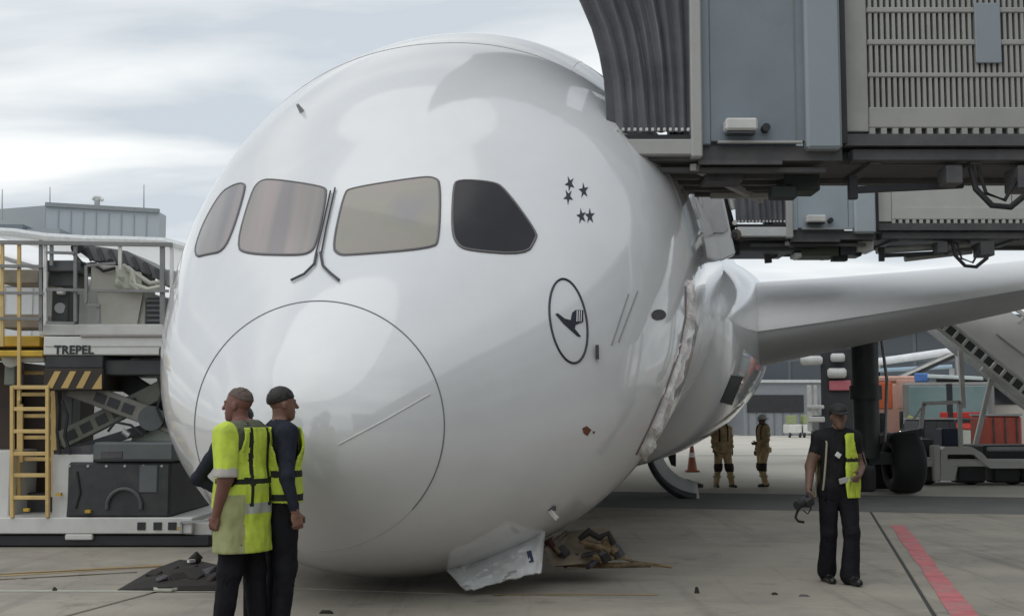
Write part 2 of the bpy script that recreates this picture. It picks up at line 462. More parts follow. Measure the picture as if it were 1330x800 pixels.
# cockpit glazing
def blind_sheen_glass(name, c0, c1, c2, sc):
    m = bpy.data.materials.new(name); m.use_nodes = True; t = m.node_tree; b = t.nodes['Principled BSDF']
    tc = t.nodes.new('ShaderNodeTexCoord'); mpn = t.nodes.new('ShaderNodeMapping'); mpn.inputs['Scale'].default_value = sc
    n = t.nodes.new('ShaderNodeTexNoise'); n.inputs['Scale'].default_value = 1.3; n.inputs['Detail'].default_value = 1.2
    r = t.nodes.new('ShaderNodeValToRGB')
    r.color_ramp.elements[0].position = .35; r.color_ramp.elements[0].color = (*c0, 1)
    r.color_ramp.elements[1].position = .68; r.color_ramp.elements[1].color = (*c2, 1)
    e = r.color_ramp.elements.new(.5); e.color = (*c1, 1)
    t.links.new(tc.outputs['Object'], mpn.inputs[0]); t.links.new(mpn.outputs[0], n.inputs['Vector']); t.links.new(n.outputs['Fac'], r.inputs['Fac']); t.links.new(r.outputs[0], b.inputs['Base Color'])
    b.inputs['Roughness'].default_value = .25; b.inputs['Coat Weight'].default_value = .6; b.inputs['Coat Roughness'].default_value = .04
    return m
SHADE = blind_sheen_glass('windscreen_blind_sheen', (.19, .17, .175), (.23, .21, .19), (.29, .235, .235), (5.0, .3, .06))  # pale blinds, with pink and yellow sheen and reflections painted into the colour
SHADE2 = blind_sheen_glass('windscreen_blind_sheen_pink', (.21, .195, .225), (.265, .25, .20), (.31, .235, .235), (1.3, .4, .9))
DKW = mat('open_windscreen', (.014, .013, .017), .12, var=.2, spec=.35)
GASK = mat('window_gasket', (.13, .125, .13), .5)
wins = [
    ([(251, 335), (262, 295), (286, 252), (303, 241), (317, 238), (319, 246), (303, 300), (290, 327), (272, 330)], SHADE, 'starboard side cockpit window with pale shade and painted reflections'),
    ([(307, 320), (327, 250), (337, 236), (352, 233), (420, 243), (425, 250), (411, 318), (402, 330), (380, 332), (320, 330)], SHADE, None),
    ([(432, 322), (447, 252), (456, 245), (545, 231), (565, 231), (572, 240), (570, 312), (562, 323), (452, 332), (440, 331)], SHADE2, None),
    ([(587, 300), (589, 244), (594, 234), (640, 237), (655, 245), (697, 302), (695, 312), (683, 331), (610, 326), (594, 319)], DKW, 'port side cockpit window, dark and uncovered'),
]
for poly, m, lb in wins:
    sp = smooth_closed(poly, 2)
    w = decal(sp, 0.010, 0.012, step=8).build('cockpit_window', m, airliner, smooth=True, angle=50)
    if lb: tag(w, lb)
    skin_tube(sp, 0.014, 0.004, closed=True, step=6).build('window_gasket', GASK, w, smooth=True)
# wipers: arm plus blade
for arm, blade in (([(412, 330), (409, 345), (396, 358), (379, 366)], [(411, 332), (419, 300), (430, 250)]), ([(417, 330), (420, 347), (430, 357), (441, 366)], [(418, 332), (424, 300), (436, 246)])):
    a = skin_tube(arm, 0.0125, 0.02, step=3).build('wiper', DARKM, airliner, smooth=True)
    skin_tube(blade, 0.0085, 0.02, step=4).build('wiper_blade', BLACK, a, smooth=True)
# radome joint
LSEAM = mat('faint_seam', (.42, .42, .43), .5)
def ell(cx, cy, rx, ry, a0=0, a1=360, n=90, rot=0):
    P = []
    for k in range(n + 1):
        t = R(lerp(a0, a1, k / n)); x, y = rx * math.cos(t), -ry * math.sin(t)
        P.append((cx + x * math.cos(rot) - y * math.sin(rot), cy + x * math.sin(rot) + y * math.cos(rot)))
    return P
skin_tube(ell(415, 553, 162, 162, 222, 318), 0.004, 0.001, step=5).build('radome_joint', LSEAM, airliner, smooth=True)
skin_tube(ell(415, 553, 162, 162, -42, 222), 0.0062, 0.001, step=5).build('radome_joint', mat('radome_seam', (.16, .16, .17), .6), airliner, smooth=True)
SCR = mat('bare_scratch', (.62, .62, .60), .4)
skin_tube([(440, 577), (500, 545), (558, 512)], 0.006, 0.002, step=4).build('radome_strip', SCR, airliner, smooth=True)
for pts in ([(228, 592), (250, 640), (280, 684)],):
    skin_tube(pts, 0.004, 0.001, step=5).build('panel_joint', LSEAM, airliner, smooth=True)
# emblem: a crane inside a ring
EMB = mat('emblem_navy', (.02, .022, .035), .45)
emb = skin_tube(ell(738, 417, 23.5, 55, rot=R(-9)), 0.011, 0.003, step=4).build('emblem_ring', EMB, airliner, smooth=True)
body = [(721, 408), (724, 407), (733, 414), (741, 416), (743, 406), (747, 403), (757, 403), (757, 418), (747, 422), (746, 427), (754, 437), (750, 437), (741, 429), (731, 420)]
bd = decal(body, 0.008, 0.006, step=4).build('emblem_crane', EMB, emb)
for k in range(3):
    skin_tube([(749 + 2.7 * k, 404), (748.5 + 2.7 * k, 418)], 0.004, 0.010, step=4).build('wing_slit', WHITE, bd)
# five-pointed cluster of star marks
def star(cx, cy, r, a):
    P = []
    for k in range(10):
        t = a + k * PI / 5; q = r if k % 2 == 0 else r * .38
        P.append((cx + q * .62 * math.cos(t), cy + q * math.sin(t)))
    return P
dart = lambda cx, cy, ang, l, w: [(cx + l * math.cos(ang), cy + l * math.sin(ang)), (cx + w * math.cos(ang + 2.2), cy + w * math.sin(ang + 2.2)), (cx - l * .35 * math.cos(ang), cy - l * .35 * math.sin(ang)), (cx + w * math.cos(ang - 2.2), cy + w * math.sin(ang - 2.2))]
for cx, cy, a in ((740, 239, -2.0), (758, 248, -1.7), (738, 256, 2.9), (755, 281, 2.0), (766, 281, .9)):
    decal(star(cx, cy, 10.5, a), 0.005, 0.004, step=4).build('star_mark', EMB, airliner)
# little fittings on the skin
for (px, py, r) in ((773, 457, .05), (397, 130, .0), (853, 408, .07), (757, 558, .0), (468, 92, 0)):
    pass
p, n = hit(773, 457); MB().bar(p - UP * .07 + n * .03, p + UP * .06 + n * .03, .03, .05).build('static_probe', DARKM, airliner)
p, n = hit(392, 145); MB().cyl(p, p + n * .10, .03, .015, 8).build('drain_mast', GALV, airliner)
RST = mat('rust_scrape', (.16, .06, .035), .8)
for q in ([(756, 556), (762, 553), (768, 558), (763, 566), (758, 563)], [(769, 560), (773, 560), (771, 564)]):
    decal(q, 0.003, 0.002, step=3).build('skin_scrape', RST, airliner)
# passenger door outline on the port side under the near bridge
for pts in ([(828, 378), (815, 412), (803, 444)], [(816, 382), (805, 415), (794, 448)]):
    skin_tube(pts, 0.009, 0.001, step=4).build('door_joint', mat('joint_mid', (.25, .25, .26), .5), airliner, smooth=True)
port = decal(ell(855, 409, 9, 7, n=16)[:-1], 0.012, 0.01, step=4).build('service_port', DARKM, airliner)

# torn skin along the widest frame of the fuselage
TORN = mat('torn_skin', (.72, .71, .70), .5, var=.2, scale=9, stain=(.40, .22, .20), stain_amt=.5, stain_scale=5)
mb = MB(); rows = []
tx = pchip([0, .2, .4, .6, .8, 1], [896, 897, 888, 871, 851, 834]); ty = pchip([0, .2, .4, .6, .8, 1], [366, 410, 458, 508, 556, 592])
for k in range(61):
    t = k / 60; row = []; last = None
    w = 2 + 2.6 * math.sin(PI * t)**.7 + 1.5 * noise.noise(Vector((t * 9, 0, 2)))
    for j in range(7):
        u = j / 6
        p, n = hit(tx(t) + (u - .75) * w * 2 + 3 * noise.noise(Vector((t * 12, 1, 1))), ty(t) + (u - .5) * 6, 0)
        if p is None or (last and (p - last[0]).length > .5): p, n = last
        last = (p, n)
        nzv = noise.noise(Vector((t * 15, u * 3, 3.1)))
        row.append(p + n * (.008 + (.04 if j in (2, 5) else .0) * (1 + nzv) + .02 * noise.noise(Vector((t * 40, u * 5, 0)))))
    rows.append(row)
mb.rings(rows, closed=False)
torn = mb.build('torn_skin_strip', TORN, airliner)
sm = torn.modifiers.new('thick', 'SOLIDIFY'); sm.thickness = .012

skin_tube([(890, 372), (890, 412), (881, 458), (864, 506), (843, 555), (826, 590)], .012, .002, step=4).build('skin_crease', mat('crease_dark', (.16, .13, .13), .6), airliner, smooth=True)
# faint skin joints: frames and stringers
for s_ in (4.15, 7.2, 10.4):
    mb = MB(); n = 96; rg = fus_ring(s_); c_ = sum(rg, Vector((0, 0, 0))) / len(rg)
    mb.tube([p + (p - c_).normalized() * .001 for p in rg[6:60]], .0035, 5); mb.build('frame_joint', LSEAM, airliner, smooth=True)
for ang in (R(30), R(58), R(-28), R(122)):
    mb = MB(); k = round(ang / (2 * PI) * NR) % NR
    mb.tube([fus_ring(s_)[k] for s_ in [4.15 + .25 * q for q in range(40)]], .003, 5); mb.build('lap_joint', LSEAM, airliner, smooth=True)
# rear passenger door standing open against the skin
pdr = MB().prism([at(x, y, 21.9) for x, y in ((886, 226), (934, 228), (956, 330), (930, 342), (900, 326))], (0, .2, 0)).build('passenger_door', WHITE, airliner, bevel=.03)
MB().prism([at(x, y, 21.86) for x, y in ((911, 246), (934, 246), (946, 296), (940, 302), (921, 302), (915, 296))], (0, .03, 0)).build('door_panel', mat('door_panel_grey', (.40, .40, .41), .5), pdr)
for x0 in (893, 902): MB().bar(at(x0, 240, 21.85), at(x0 + 10.5, 298, 21.85), .055, .03).build('door_stripe', mat('stripe_dark', (.13, .13, .135), .5), pdr)
# wing-to-body fairing
mb = MB(); rg = []
for k in range(41):
    s = lerp(9.5, 33, k / 40); q = math.sin(PI * min(1, (k / 40) / 1.0))**.38 if 0 < k < 40 else 0
    half = lerp(2.6, 3.85, q); bot = lerp(2.7, 3.35, q); top = lerp(.2, 1.75, q)
    row = []
    for j in range(96):
        a = 2 * PI * j / 96; ca, sa = math.cos(a), math.sin(a)
        e = 2 / 2.6
        x = half * math.copysign(abs(ca)**e, ca); z = -.55 + (top if sa > 0 else bot - .55) * math.copysign(abs(sa)**e, sa)
        row.append(LP(s, x, z))
    rg.append(row)
mb.rings(rg, cap=True)
fair = mb.build('wing_fairing', WHITE, airliner, smooth=True, angle=60)
BV2 = BVHTree.FromPolygons(mb.v, mb.f)
decal([(950, 487), (965, 489), (950, 526), (935, 522)], .012, .012, step=4, bv=BV2).build('vent_opening', BLACK, fair)
# landing light dome and small bulge at the wing root
# wings
def wing(side):
    mb = MB(); rg = []
    for k in range(15):
        t = k / 14; lat = lerp(3.0, 29.5, t)
        ch = lerp(11.5, 5.6, t / .33) if t < .33 else lerp(5.6, 1.5, (t - .33) / .67)
        s_le = 12.9 + (lat - 3.0) * math.tan(R(31.5)); z_le = -.80 + (lat - 3.0) * math.tan(R(6.6)) + .0011 * (lat - 3)**2 * 3
        th = lerp(.155, .125, min(1, t * 2.2))
        row = []
        for j in range(40):
            a = 2 * PI * j / 40
            x = .5 * (1 - math.cos(a)); 
            yt = 5 * th * (.2969 * math.sqrt(x) - .126 * x - .3516 * x**2 + .2843 * x**3 - .1036 * x**4)
            z = yt if a < PI else -yt
            row.append(LP(s_le + x * ch, side * lat, z_le + z * ch - .05 * x * ch + .03 * ch * math.sin(PI * x)))
        rg.append(row)
    mb.rings(rg, cap=True)
    o = mb.build('wing', mat('wing_grey', (.44, .445, .45), .45, var=.05, scale=.6), airliner, smooth=True, angle=50)
    # bright leading edge slat: the front of the same sections, standing slightly proud
    mb = MB(); rg2 = []
    for row in rg:
        q = []
        for j in range(0, 13):
            d = (row[j] - row[20]).normalized()
            n = (row[j] - (row[10] + row[30]) / 2).normalized()
            q.append(row[j] + n * .016)
        rg2.append(q)
    mb.rings(rg2, closed=False)
    o2 = mb.build('slat', mat('slat_white', (.85, .85, .85), .35, var=.03), o, smooth=True, angle=50)
    return o
wing(1); wing(-1)
# port main gear
gx, gy = 7.62, 26.6
gear = MB().cyl((gx, gy, .75), (gx, gy, 4.3), .27, .29, 20).cyl((gx, gy, 2.0), (gx, gy, 2.3), .34, .34, 20).bar((gx, gy, .75), (gx + .75, gy, .75), .26).build('landing_gear', mat('gear_strut_dark', (.05, .06, .058), .5, var=.25), airliner, smooth=True, angle=40)
def tyre(mb, c, r, w, n=28, ax=Vector((1, 0, 0))):
    c = Vector(c); prof = [(.52, .44), (.60, .5), (.82, .5), (.94, .42), (1, .26), (1, -.26), (.94, -.42), (.82, -.5), (.60, -.5), (.52, -.44)]
    u = Vector((0, 0, 1)); v = ax.cross(u)
    mb.rings([[c + (u * math.cos(2 * PI * k / n) + v * math.sin(2 * PI * k / n)) * (a * r) + ax * (b * w) for k in range(n)] for a, b in prof])
    return mb
for dx, dy in ((.78, 0), (.78, 1.5)):
    tyre(MB(), (gx + dx, gy + dy, .64), .64, .66).build('tyre', RUBBER, gear, smooth=True)
    MB().cyl((gx + dx - .2, gy + dy, .64), (gx + dx + .2, gy + dy, .64), .34, .34, 20).build('wheel_hub', DARKM, gear, smooth=True)
MB().bar((gx + .1, gy + .75, .72), (gx + .78, gy + .75, .72), .2).bar((gx, gy, .7), (gx, gy + 1.5, .7), .24).build('bogie_beam', DARKM, gear)
MB().tube([(gx + .36, gy - .1, 1.1), (gx + .42, gy - .15, 2.4), (gx + .34, gy - .1, 3.3)], .035, 6).build('hydraulic_line', GALV, gear, smooth=True)
MB().bar((gx + .25, gy, 1.15), (gx + 1.2, gy, 1.3), .18).build('gear_door_arm', DARKM, gear)

p = at(1008, 409, 24.2); MB().tube([p + Vector((0, -.35, 0)), p + Vector((0, .1, 0))], [.13, .16], 14).build('landing_light', mat('lamp_glass', (.16, .16, .17), .2), airliner, smooth=True)
# ================================================================== BOARDING BRIDGES
BLU = mat('bridge_blue_grey', (.20, .235, .27), .45, var=.05, scale=1.2, stain=(.13, .14, .15), stain_amt=.4, stain_scale=1.4)
BLU2 = mat('bridge_corner_grey', (.27, .31, .345), .45, var=.05, scale=1.2)
BELL = mat('bellows_fabric', (.13, .132, .145), .7, var=.2, scale=3, bump=.1, bscale=30)
TUN = mat('tunnel_grey', (.36, .36, .345), .55, var=.06, scale=1.0, stain=(.19, .19, .185), stain_amt=.5, stain_scale=1.2)
TUNB = mat('tunnel_backing', (.20, .203, .195), .7, var=.1)
BEAM = mat('bridge_beam_grey', (.40, .40, .39), .5, var=.1, stain=(.2, .18, .15), stain_amt=.4, stain_scale=3)
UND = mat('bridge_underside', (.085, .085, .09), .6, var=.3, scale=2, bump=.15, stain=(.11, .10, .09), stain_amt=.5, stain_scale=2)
GRND = mat('bracket_green_black', (.018, .028, .025), .5, var=.2)
Zf, Zt, Zc = 4.66, 7.3, 8.6
bridge = thing('boarding_bridge', 'big grey boarding bridge overhead, docked at the front door', 'boarding bridge', (2.5, 14.5, 0), group='passenger boarding bridges')
# bellows canopy: pleated near side, roof and far side following the front edge
def canopy_left(v):                     # left edge (X) of the near side by height fraction
    return pchip([0, .12, .24, .35, .47, .57, .67, .8, 1.0], [1.02, 1.0, .92, .76, .52, .18, -.25, -.8, -1.7])(v)
X1 = 1.93
NF = 8
def pleat(u, v=0):
    uu = u * NF + .35 * noise.noise(Vector((u * 6, v * 2.5, 4))) * (1 - abs(2 * u - 1))
    return (.035 + .05 * v + .03 * noise.noise(Vector((u * 9, v * 3, 1)))) * (abs((uu % 1) * 2 - 1) * 2 - 1)
NU, NV = NF * 8 + 1, 15
def can_pt(u, v, far):
    x = lerp(canopy_left(v), X1, u**(.8 + .35 * v)); z = lerp(Zf + .02, Zc, v)
    fr = far
    y = lerp(13.0, 15.05, fr) 
    x += fr * 1.15 * (1 - u)
    return x, y, z
mb = MB(); rows = []
prof = [(v / 14, 0.0) for v in range(15)] + [(1.0, .12 * k) for k in range(1, 9)] + [((14 - k) / 14, 1.0) for k in range(0, 15)]
for u_ in range(NU):
    u = u_ / (NU - 1); row = []
    for v, fr in prof:
        x, y, z = can_pt(u, v, fr); pl = pleat(u, v)
        if fr == 0: y -= pl
        elif fr == 1: y += pl
        else: z += pl
        row.append((x, y, z))
    rows.append(row)
mb.rings(rows, closed=False)
cnp = mb.build('bellows_canopy', BELL, bridge)
sm = cnp.modifiers.new('thick', 'SOLIDIFY'); sm.thickness = .012
# bright hem hooks along the canopy foot
for k in range(14):
    x = lerp(1.06, 1.88, k / 13)
    MB().box((x, 12.93, Zf + .03), (.03, .03, .035)).build('curtain_hook', OFFW, bridge, bevel=.006)
MB().bb(.97, X1, 12.97, 13.1, Zf - .06, Zf - .015).build('curtain_track', BLACK, bridge)
# front sill beam, follows the front edge of the cab floor
sill = MB().bb(1.03, X1, 12.93, 13.12, Zf - .24, Zf - .07).build('sill_beam', BEAM, bridge, bevel=.012)
bump = MB().tube([(1.0, 12.95, Zf - .2), (1.6, 14.1, Zf - .2), (1.95, 14.7, Zf - .2), (2.15, 15.05, Zf - .2)], .10, 10).build('bumper', mat('worn_bumper', (.10, .085, .07), .8, var=.3), bridge, smooth=True)
MB().cyl((.97, 12.90, Zf - .22), (.97, 13.0, Zf - .22), .055, .055, 14).build('bumper_cap', BLACK, bridge, smooth=True)
MB().cyl((.99, 12.93, Zf + .01), (.99, 13.0, Zf + .01), .045, .045, 12).build('sensor_lamp', OFFW, bridge, smooth=True)
# corner post, cab walls
MB().bb(X1 - .02, X1 + .10, 12.90, 13.06, Zf - .27, Zt + .1).build('corner_post', BEAM, bridge, bevel=.015)
MB().bb(X1 + .10, X1 + .20, 12.98, 13.08, Zf - .12, Zt).build('cab_frame', BLU, bridge, bevel=.01)
MB().bb(X1 + .20, 3.20, 13.00, 13.12, Zf - .08, Zt).build('cab_wall', BLU, bridge, bevel=.006)
for xx in (3.04,):
    MB().bb(xx, xx + .012, 12.992, 13.01, Zf - .06, Zt).build('wall_seam', TUNB, bridge)
MB().bb(3.14, 3.52, 12.90, 13.12, Zf - .18, Zt).build('cab_corner', BLU2, bridge, bevel=.03)
MB().bb(3.525, 3.60, 13.0, 13.2, Zf - .1, Zt).build('joint_gasket', BLACK, bridge)
MB().bb(X1 + .2, 3.5, 14.95, 15.07, Zf - .08, Zt).build('far_wall', BLU, bridge)
MB().bb(1.95, 3.55, 12.95, 15.1, Zt + .08, Zt + .16).build('cab_roof', BLU2, bridge)
# floodlight and small camera on the cab wall
fl = MB().bb(2.26, 2.60, 12.80, 12.99, Zf + .0, Zf + .13).build('floodlight', OFFW, bridge, bevel=.02)
MB().bb(2.28, 2.58, 12.84, 12.97, Zf - .03, Zf - .003).build('floodlight_lens', GLASSD, fl)
MB().cyl((2.71, 12.90, Zf + .05), (2.71, 13.0, Zf + .05), .045, .045, 12).build('wall_camera', BLACK, bridge, smooth=True)
MB().bb(2.20, 3.1, 12.94, 13.0, Zf - .11, Zf - .085).build('drip_rail', BEAM, bridge)
# cab floor and its structure
fp = [(1.06, 13.05), (3.55, 13.05), (3.55, 15.05), (2.15, 15.05)]
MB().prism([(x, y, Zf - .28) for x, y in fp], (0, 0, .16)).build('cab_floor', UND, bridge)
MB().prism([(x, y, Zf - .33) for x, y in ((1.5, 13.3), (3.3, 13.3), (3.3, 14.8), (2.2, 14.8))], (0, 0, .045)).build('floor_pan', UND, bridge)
for k in range(5):
    y = 13.2 + k * .36
    MB().bar((lerp(1.3, 2.2, k / 4), y, Zf - .36), (3.4, y, Zf - .36), .10, .05).build('floor_beam', UND, bridge)
MB().bar((1.95, 13.1, Zf - .34), (3.0, 14.7, Zf - .42), .07).build('diagonal_brace', BEAM, bridge)
MB().bar((2.0, 13.05, Zf - .30), (2.9, 13.05, Zf - .30), .05, .05).build('cab_edge_channel', UND, bridge)
MB().bar((2.35, 14.4, Zf - .42), (3.35, 14.4, Zf - .42), .06).build('cable_tray', BEAM, bridge)
br = MB().bb(3.02, 3.42, 13.5, 13.9, Zf - .52, Zf - .3).bb(2.86, 3.14, 13.42, 13.6, Zf - .62, Zf - .48).bar((3.3, 13.6, Zf - .4), (2.95, 13.5, Zf - .55), .09).build('hanging_bracket', GRND, bridge, bevel=.01)
MB().bar((1.75, 13.9, Zf - .26), (1.78, 13.9, Zf - .60), .12, .1).bar((1.72, 13.9, Zf - .54), (1.95, 13.9, Zf - .46), .05).build('door_hook', UND, bridge)
MB().bb(2.1, 2.55, 13.3, 13.7, Zf - .45, Zf - .34).build('motor_box', DARKM, bridge, bevel=.02)
# tunnel
TX0, TX1, TY0, TY1 = 3.6, 15.0, 13.14, 14.6
tun = MB().bb(TX0, TX1, TY0 + .10, TY1, Zf - .02, Zt + .05).build('tunnel', TUNB, bridge)
def slatrow(z0, z1, xs, name='vent_slats'):
    m = MB()
    x = xs[0]
    while x < xs[1]:
        m.bb(x, x + .034, TY0 + .012, TY0 + .099, z0, z1); x += .064
    o = m.build(name, TUN, tun); tag(o, kind='stuff')
zr = [Zf + .31, Zf + .33, Zf + .66, Zf + .71, Zf + 1.02, Zf + 1.08, Zf + 1.38, Zf + 1.44, Zf + 1.75, Zf + 1.8, Zf + 2.1]
XS0 = TX0 + .28
MB().bb(TX0, XS0, TY0 + .02, TY0 + .099, Zf + .06, Zt).build('tunnel_end_panel', TUN, tun, bevel=.01)
for z0, z1 in ((zr[1], zr[2]), (zr[3], zr[4]), (zr[5], zr[6]), (zr[7], zr[8]), (zr[9], zr[10])):
    slatrow(z0, z1, (XS0 + .02, TX1))
for z0, z1 in ((zr[2], zr[3]), (zr[4], zr[5]), (zr[6], zr[7]), (zr[8], zr[9]), (zr[10], Zt)):
    MB().bb(XS0, TX1, TY0 - .004, TY0 + .099, z0 + .001, z1 - .001).build('wall_rail', TUN, tun, bevel=.008)
x = XS0; k = 0
MB().bb(XS0 - .001, TX1, TY0, TY0 + .099, Zf + .10, zr[1] - .001).build('tunnel_skirt', TUN, tun, bevel=.01)
m = MB(); x = XS0
while x < TX1:
    m.bb(x, x + .062, TY0 + .006, TY0 + .095, Zf + .03, Zf + .099); x += .125
tag(m.build('skirt_teeth', TUN, tun), kind='stuff')
MB().bb(TX0 - .0, TX1, TY0 - .02, TY0 + .09, Zf - .10, Zf + .028).build('tunnel_edge_beam', UND, tun)
MB().bb(5.05, 5.33, TY0 - .03, TY0 + .0, zr[3] + .1, zr[6] + .1).build('wall_plate', BLU2, tun, bevel=.008)
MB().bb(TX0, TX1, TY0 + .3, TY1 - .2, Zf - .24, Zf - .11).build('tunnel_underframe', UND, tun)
MB().bb(TX0 + .1, TX1, TY0 + .05, TY0 + .22, Zf - .25, Zf - .12).build('underframe_rail', UND, tun, bevel=.01)
MB().bb(TX0, TX1, TY1 - .35, TY1 - .2, Zf - .30, Zf - .243).build('underframe_rail', UND, tun)
for k in range(8):
    MB().bb(TX0 + .3 + k * 1.1, TX0 + .42 + k * 1.1, TY0 + .1, TY1 - .1, Zf - .28, Zf - .243).build('cross_member', UND, tun)
MB().bar((3.75, 13.5, Zf - .52), (5.0, 13.5, Zf - .46), .07).bar((3.78, 13.5, Zf - .62), (3.78, 13.5, Zf - .36), .09).build('cable_carrier', BLACK, tun)
cb = MB().tube([(5.02, 13.3, Zf - .3), (5.05, 13.25, Zf - .55), (5.2, 13.2, Zf - .74), (5.4, 13.2, Zf - .76), (5.6, 13.2, Zf - .6), (5.66, 13.3, Zf - .35)], .035, 8).build('hanging_cable', RUBBER, tun, smooth=True)
MB().tube([(5.1, 13.3, Zf - .3), (5.16, 13.25, Zf - .6), (5.35, 13.22, Zf - .68), (5.6, 13.3, Zf - .3)], .022, 8).build('hanging_cable', RUBBER, tun, smooth=True)
MB().bb(4.72, 4.9, 13.2, 13.5, Zf - .5, Zf - .3).build('junction_box', UND, tun, bevel=.01)
MB().bb(5.5, 5.75, 13.2, 13.6, Zf - .55, Zf - .3).build('junction_box', UND, tun, bevel=.01)
# what carries it: a drive column with two wheels, out to the right
cl = MB().bb(12.2, 12.6, 13.4, 13.7, .8, Zf - .3).bb(12.2, 12.6, 14.5, 14.8, .8, Zf - .3).bb(12.1, 12.7, 13.2, 15.0, .55, .85).build('drive_column', GALV, bridge)
for y in (13.4, 14.7):
    tyre(MB(), (12.9, y, .52), .52, .4).build('wheel', RUBBER, cl, smooth=True)
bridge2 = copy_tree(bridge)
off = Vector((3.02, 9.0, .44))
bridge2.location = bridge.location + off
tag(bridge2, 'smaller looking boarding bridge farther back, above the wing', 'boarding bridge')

def recolour(o, table):
    for k in list(o.children):
        n = k.name.split('.')[0]
        for key, m in table.items():
            if n == key and k.material_slots:
                k.material_slots[0].link = 'OBJECT'; k.material_slots[0].material = m
        recolour(k, table)
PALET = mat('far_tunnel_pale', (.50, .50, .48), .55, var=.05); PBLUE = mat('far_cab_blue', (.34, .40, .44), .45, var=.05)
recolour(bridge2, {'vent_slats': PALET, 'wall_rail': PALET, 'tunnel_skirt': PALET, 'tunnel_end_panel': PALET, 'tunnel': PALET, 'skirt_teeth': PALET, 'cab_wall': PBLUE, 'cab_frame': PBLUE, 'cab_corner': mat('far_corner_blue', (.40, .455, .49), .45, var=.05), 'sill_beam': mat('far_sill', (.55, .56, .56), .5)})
for k in list(bridge2.children):                     # the far tunnel has plain panels
    if k.name.split('.')[0] == 'tunnel':
        for q in list(k.children):
            if q.name.split('.')[0] in ('vent_slats', 'wall_rail'): bpy.data.objects.remove(q)
        tun2 = k
# added pier, out of view: darkens the right flank, shapes nose reflections
pier = thing('unseen_pier', 'unseen grey terminal pier added right of the stand, shaping the light on the fuselage', 'building', (26, -14, 0))
PCL = mat('unseen_pier_cladding', (.23, .24, .25), .6, var=.08, scale=.3)
MB().bb(19, 36, -45, 14, -.02, 15).build('unseen_pier_wall', PCL, pier)
MB().bb(0, 18.9, -40, -26, -.02, 10).build('unseen_pier_wing', PCL, pier)
for r_ in range(3):
    for k in range(14):
        MB().bb(18.9, 19, -44 + k * 4.1, -40.4 + k * 4.1, 1.2 + r_ * 4.6, 4.4 + r_ * 4.6).build('window', GLASSD, pier)
for r_ in range(2):
    for k in range(4):
        MB().bb(.6 + k * 4.5, 4.6 + k * 4.5, -26, -25.9, 1.2 + r_ * 4.6, 4.4 + r_ * 4.6).build('window', GLASSD, pier)
MB().bb(18, 37, -46, 15, 15.01, 15.8).build('roof', BLU, pier)
MB().bb(-.6, 17.9, -41, -25, 10.01, 10.6).build('roof', BLU, pier)
ORG[tun2.name] = Vector(bridge.location)
for k in range(5):
    x = XS0 + .01 + k * 2.2
    MB().bb(x, x + 2.185, TY0 + .03, TY0 + .099, zr[1], Zt).build('side_panel', PALET, tun2, bevel=.008)
# pieces only the far bridge shows: front bumper post, gear under the cab, tow cable
ORG[bridge2.name] = Vector(bridge2.location)
bp2 = MB().tube([at(931, 236, 22.2), at(944, 285, 22.2), at(953, 332, 22.3)], .12, 10).build('bumper_post', RUBBER, bridge2, smooth=True)
MB().tube([at(944, 240, 22.1), at(953, 272, 22.1)], .06, 8).build('pale_rod', OFFW, bridge2, smooth=True)
def b2(px0, px1, py0, py1, d, nm, m):
    a = at(px0, py1, 22.3); b = at(px1, py0, 22.3); return MB().bb(a.x, b.x, 22.3, 22.3 + d, a.z, b.z).build(nm, m, bridge2, bevel=.02)
b2(1026, 1088, 306, 318, .9, 'drive_box', GRND); b2(1040, 1090, 320, 332, .7, 'drive_box', mat('drive_green', (.06, .075, .045), .6, var=.2)); b2(1092, 1112, 312, 331, .6, 'drive_box', DARKM)
b2(1032, 1042, 328, 334, .4, 'marker_lamp', OFFW); b2(1113, 1135, 308, 326, .5, 'pale_panel', OFFW); b2(958, 1030, 309, 326, 1.2, 'hoist_frame', UND)
MB().tube([at(1138, 326, 22.6), at(1260, 318, 22.6)], .06, 8).build('pale_rail', OFFW, bridge2, smooth=True); MB().tube([at(1175, 336, 22.6), at(1262, 326, 22.6)], .06, 8).build('pale_rail', GALV, bridge2, smooth=True)
# ================================================================== CARGO LOADER
LW = mat('loader_white', (.60, .60, .585), .5, var=.05, stain=(.33, .30, .26), stain_amt=.45, stain_scale=2.2)
LG = mat('loader_beige', (.42, .41, .37), .55, var=.06, stain=(.25, .23, .2), stain_amt=.4, stain_scale=2)
LD = mat('loader_dark', (.03, .033, .036), .55, var=.3, stain=(.08, .075, .07), stain_amt=.5, stain_scale=4)
LDG = mat('loader_dark_grey', (.10, .11, .115), .5, var=.15)
RAILM = mat('rail_grey', (.20, .20, .20), .5, var=.2)
CREAM = mat('ladder_cream', (.60, .43, .17), .55, var=.12, stain=(.3, .22, .12), stain_amt=.5, stain_scale=5)
ARM = mat('scissor_grey', (.16, .155, .14), .5, var=.2, stain=(.07, .06, .05), stain_amt=.5, stain_scale=4)
BROWN = mat('greasy_brown', (.045, .03, .022), .7, var=.4)
LY = 15.7
def lp(px, py, dy=0.0): return at(px, py, LY + dy)
loader = thing('cargo_loader', 'white and yellow scissor-lift cargo loader with cream ladder beside the nose', 'cargo loader', (-5.4, 16.8, 0))
def slab(px0, px1, py0, py1, d0, d1, name, m, parent=None, bevel=.012):
    a = lp(px0, py1, d0); b = lp(px1, py0, d0)
    return MB().bb(a.x, b.x, LY + d0, LY + d1, max(a.z, .0), b.z).build(name, m, parent or loader, bevel=bevel)
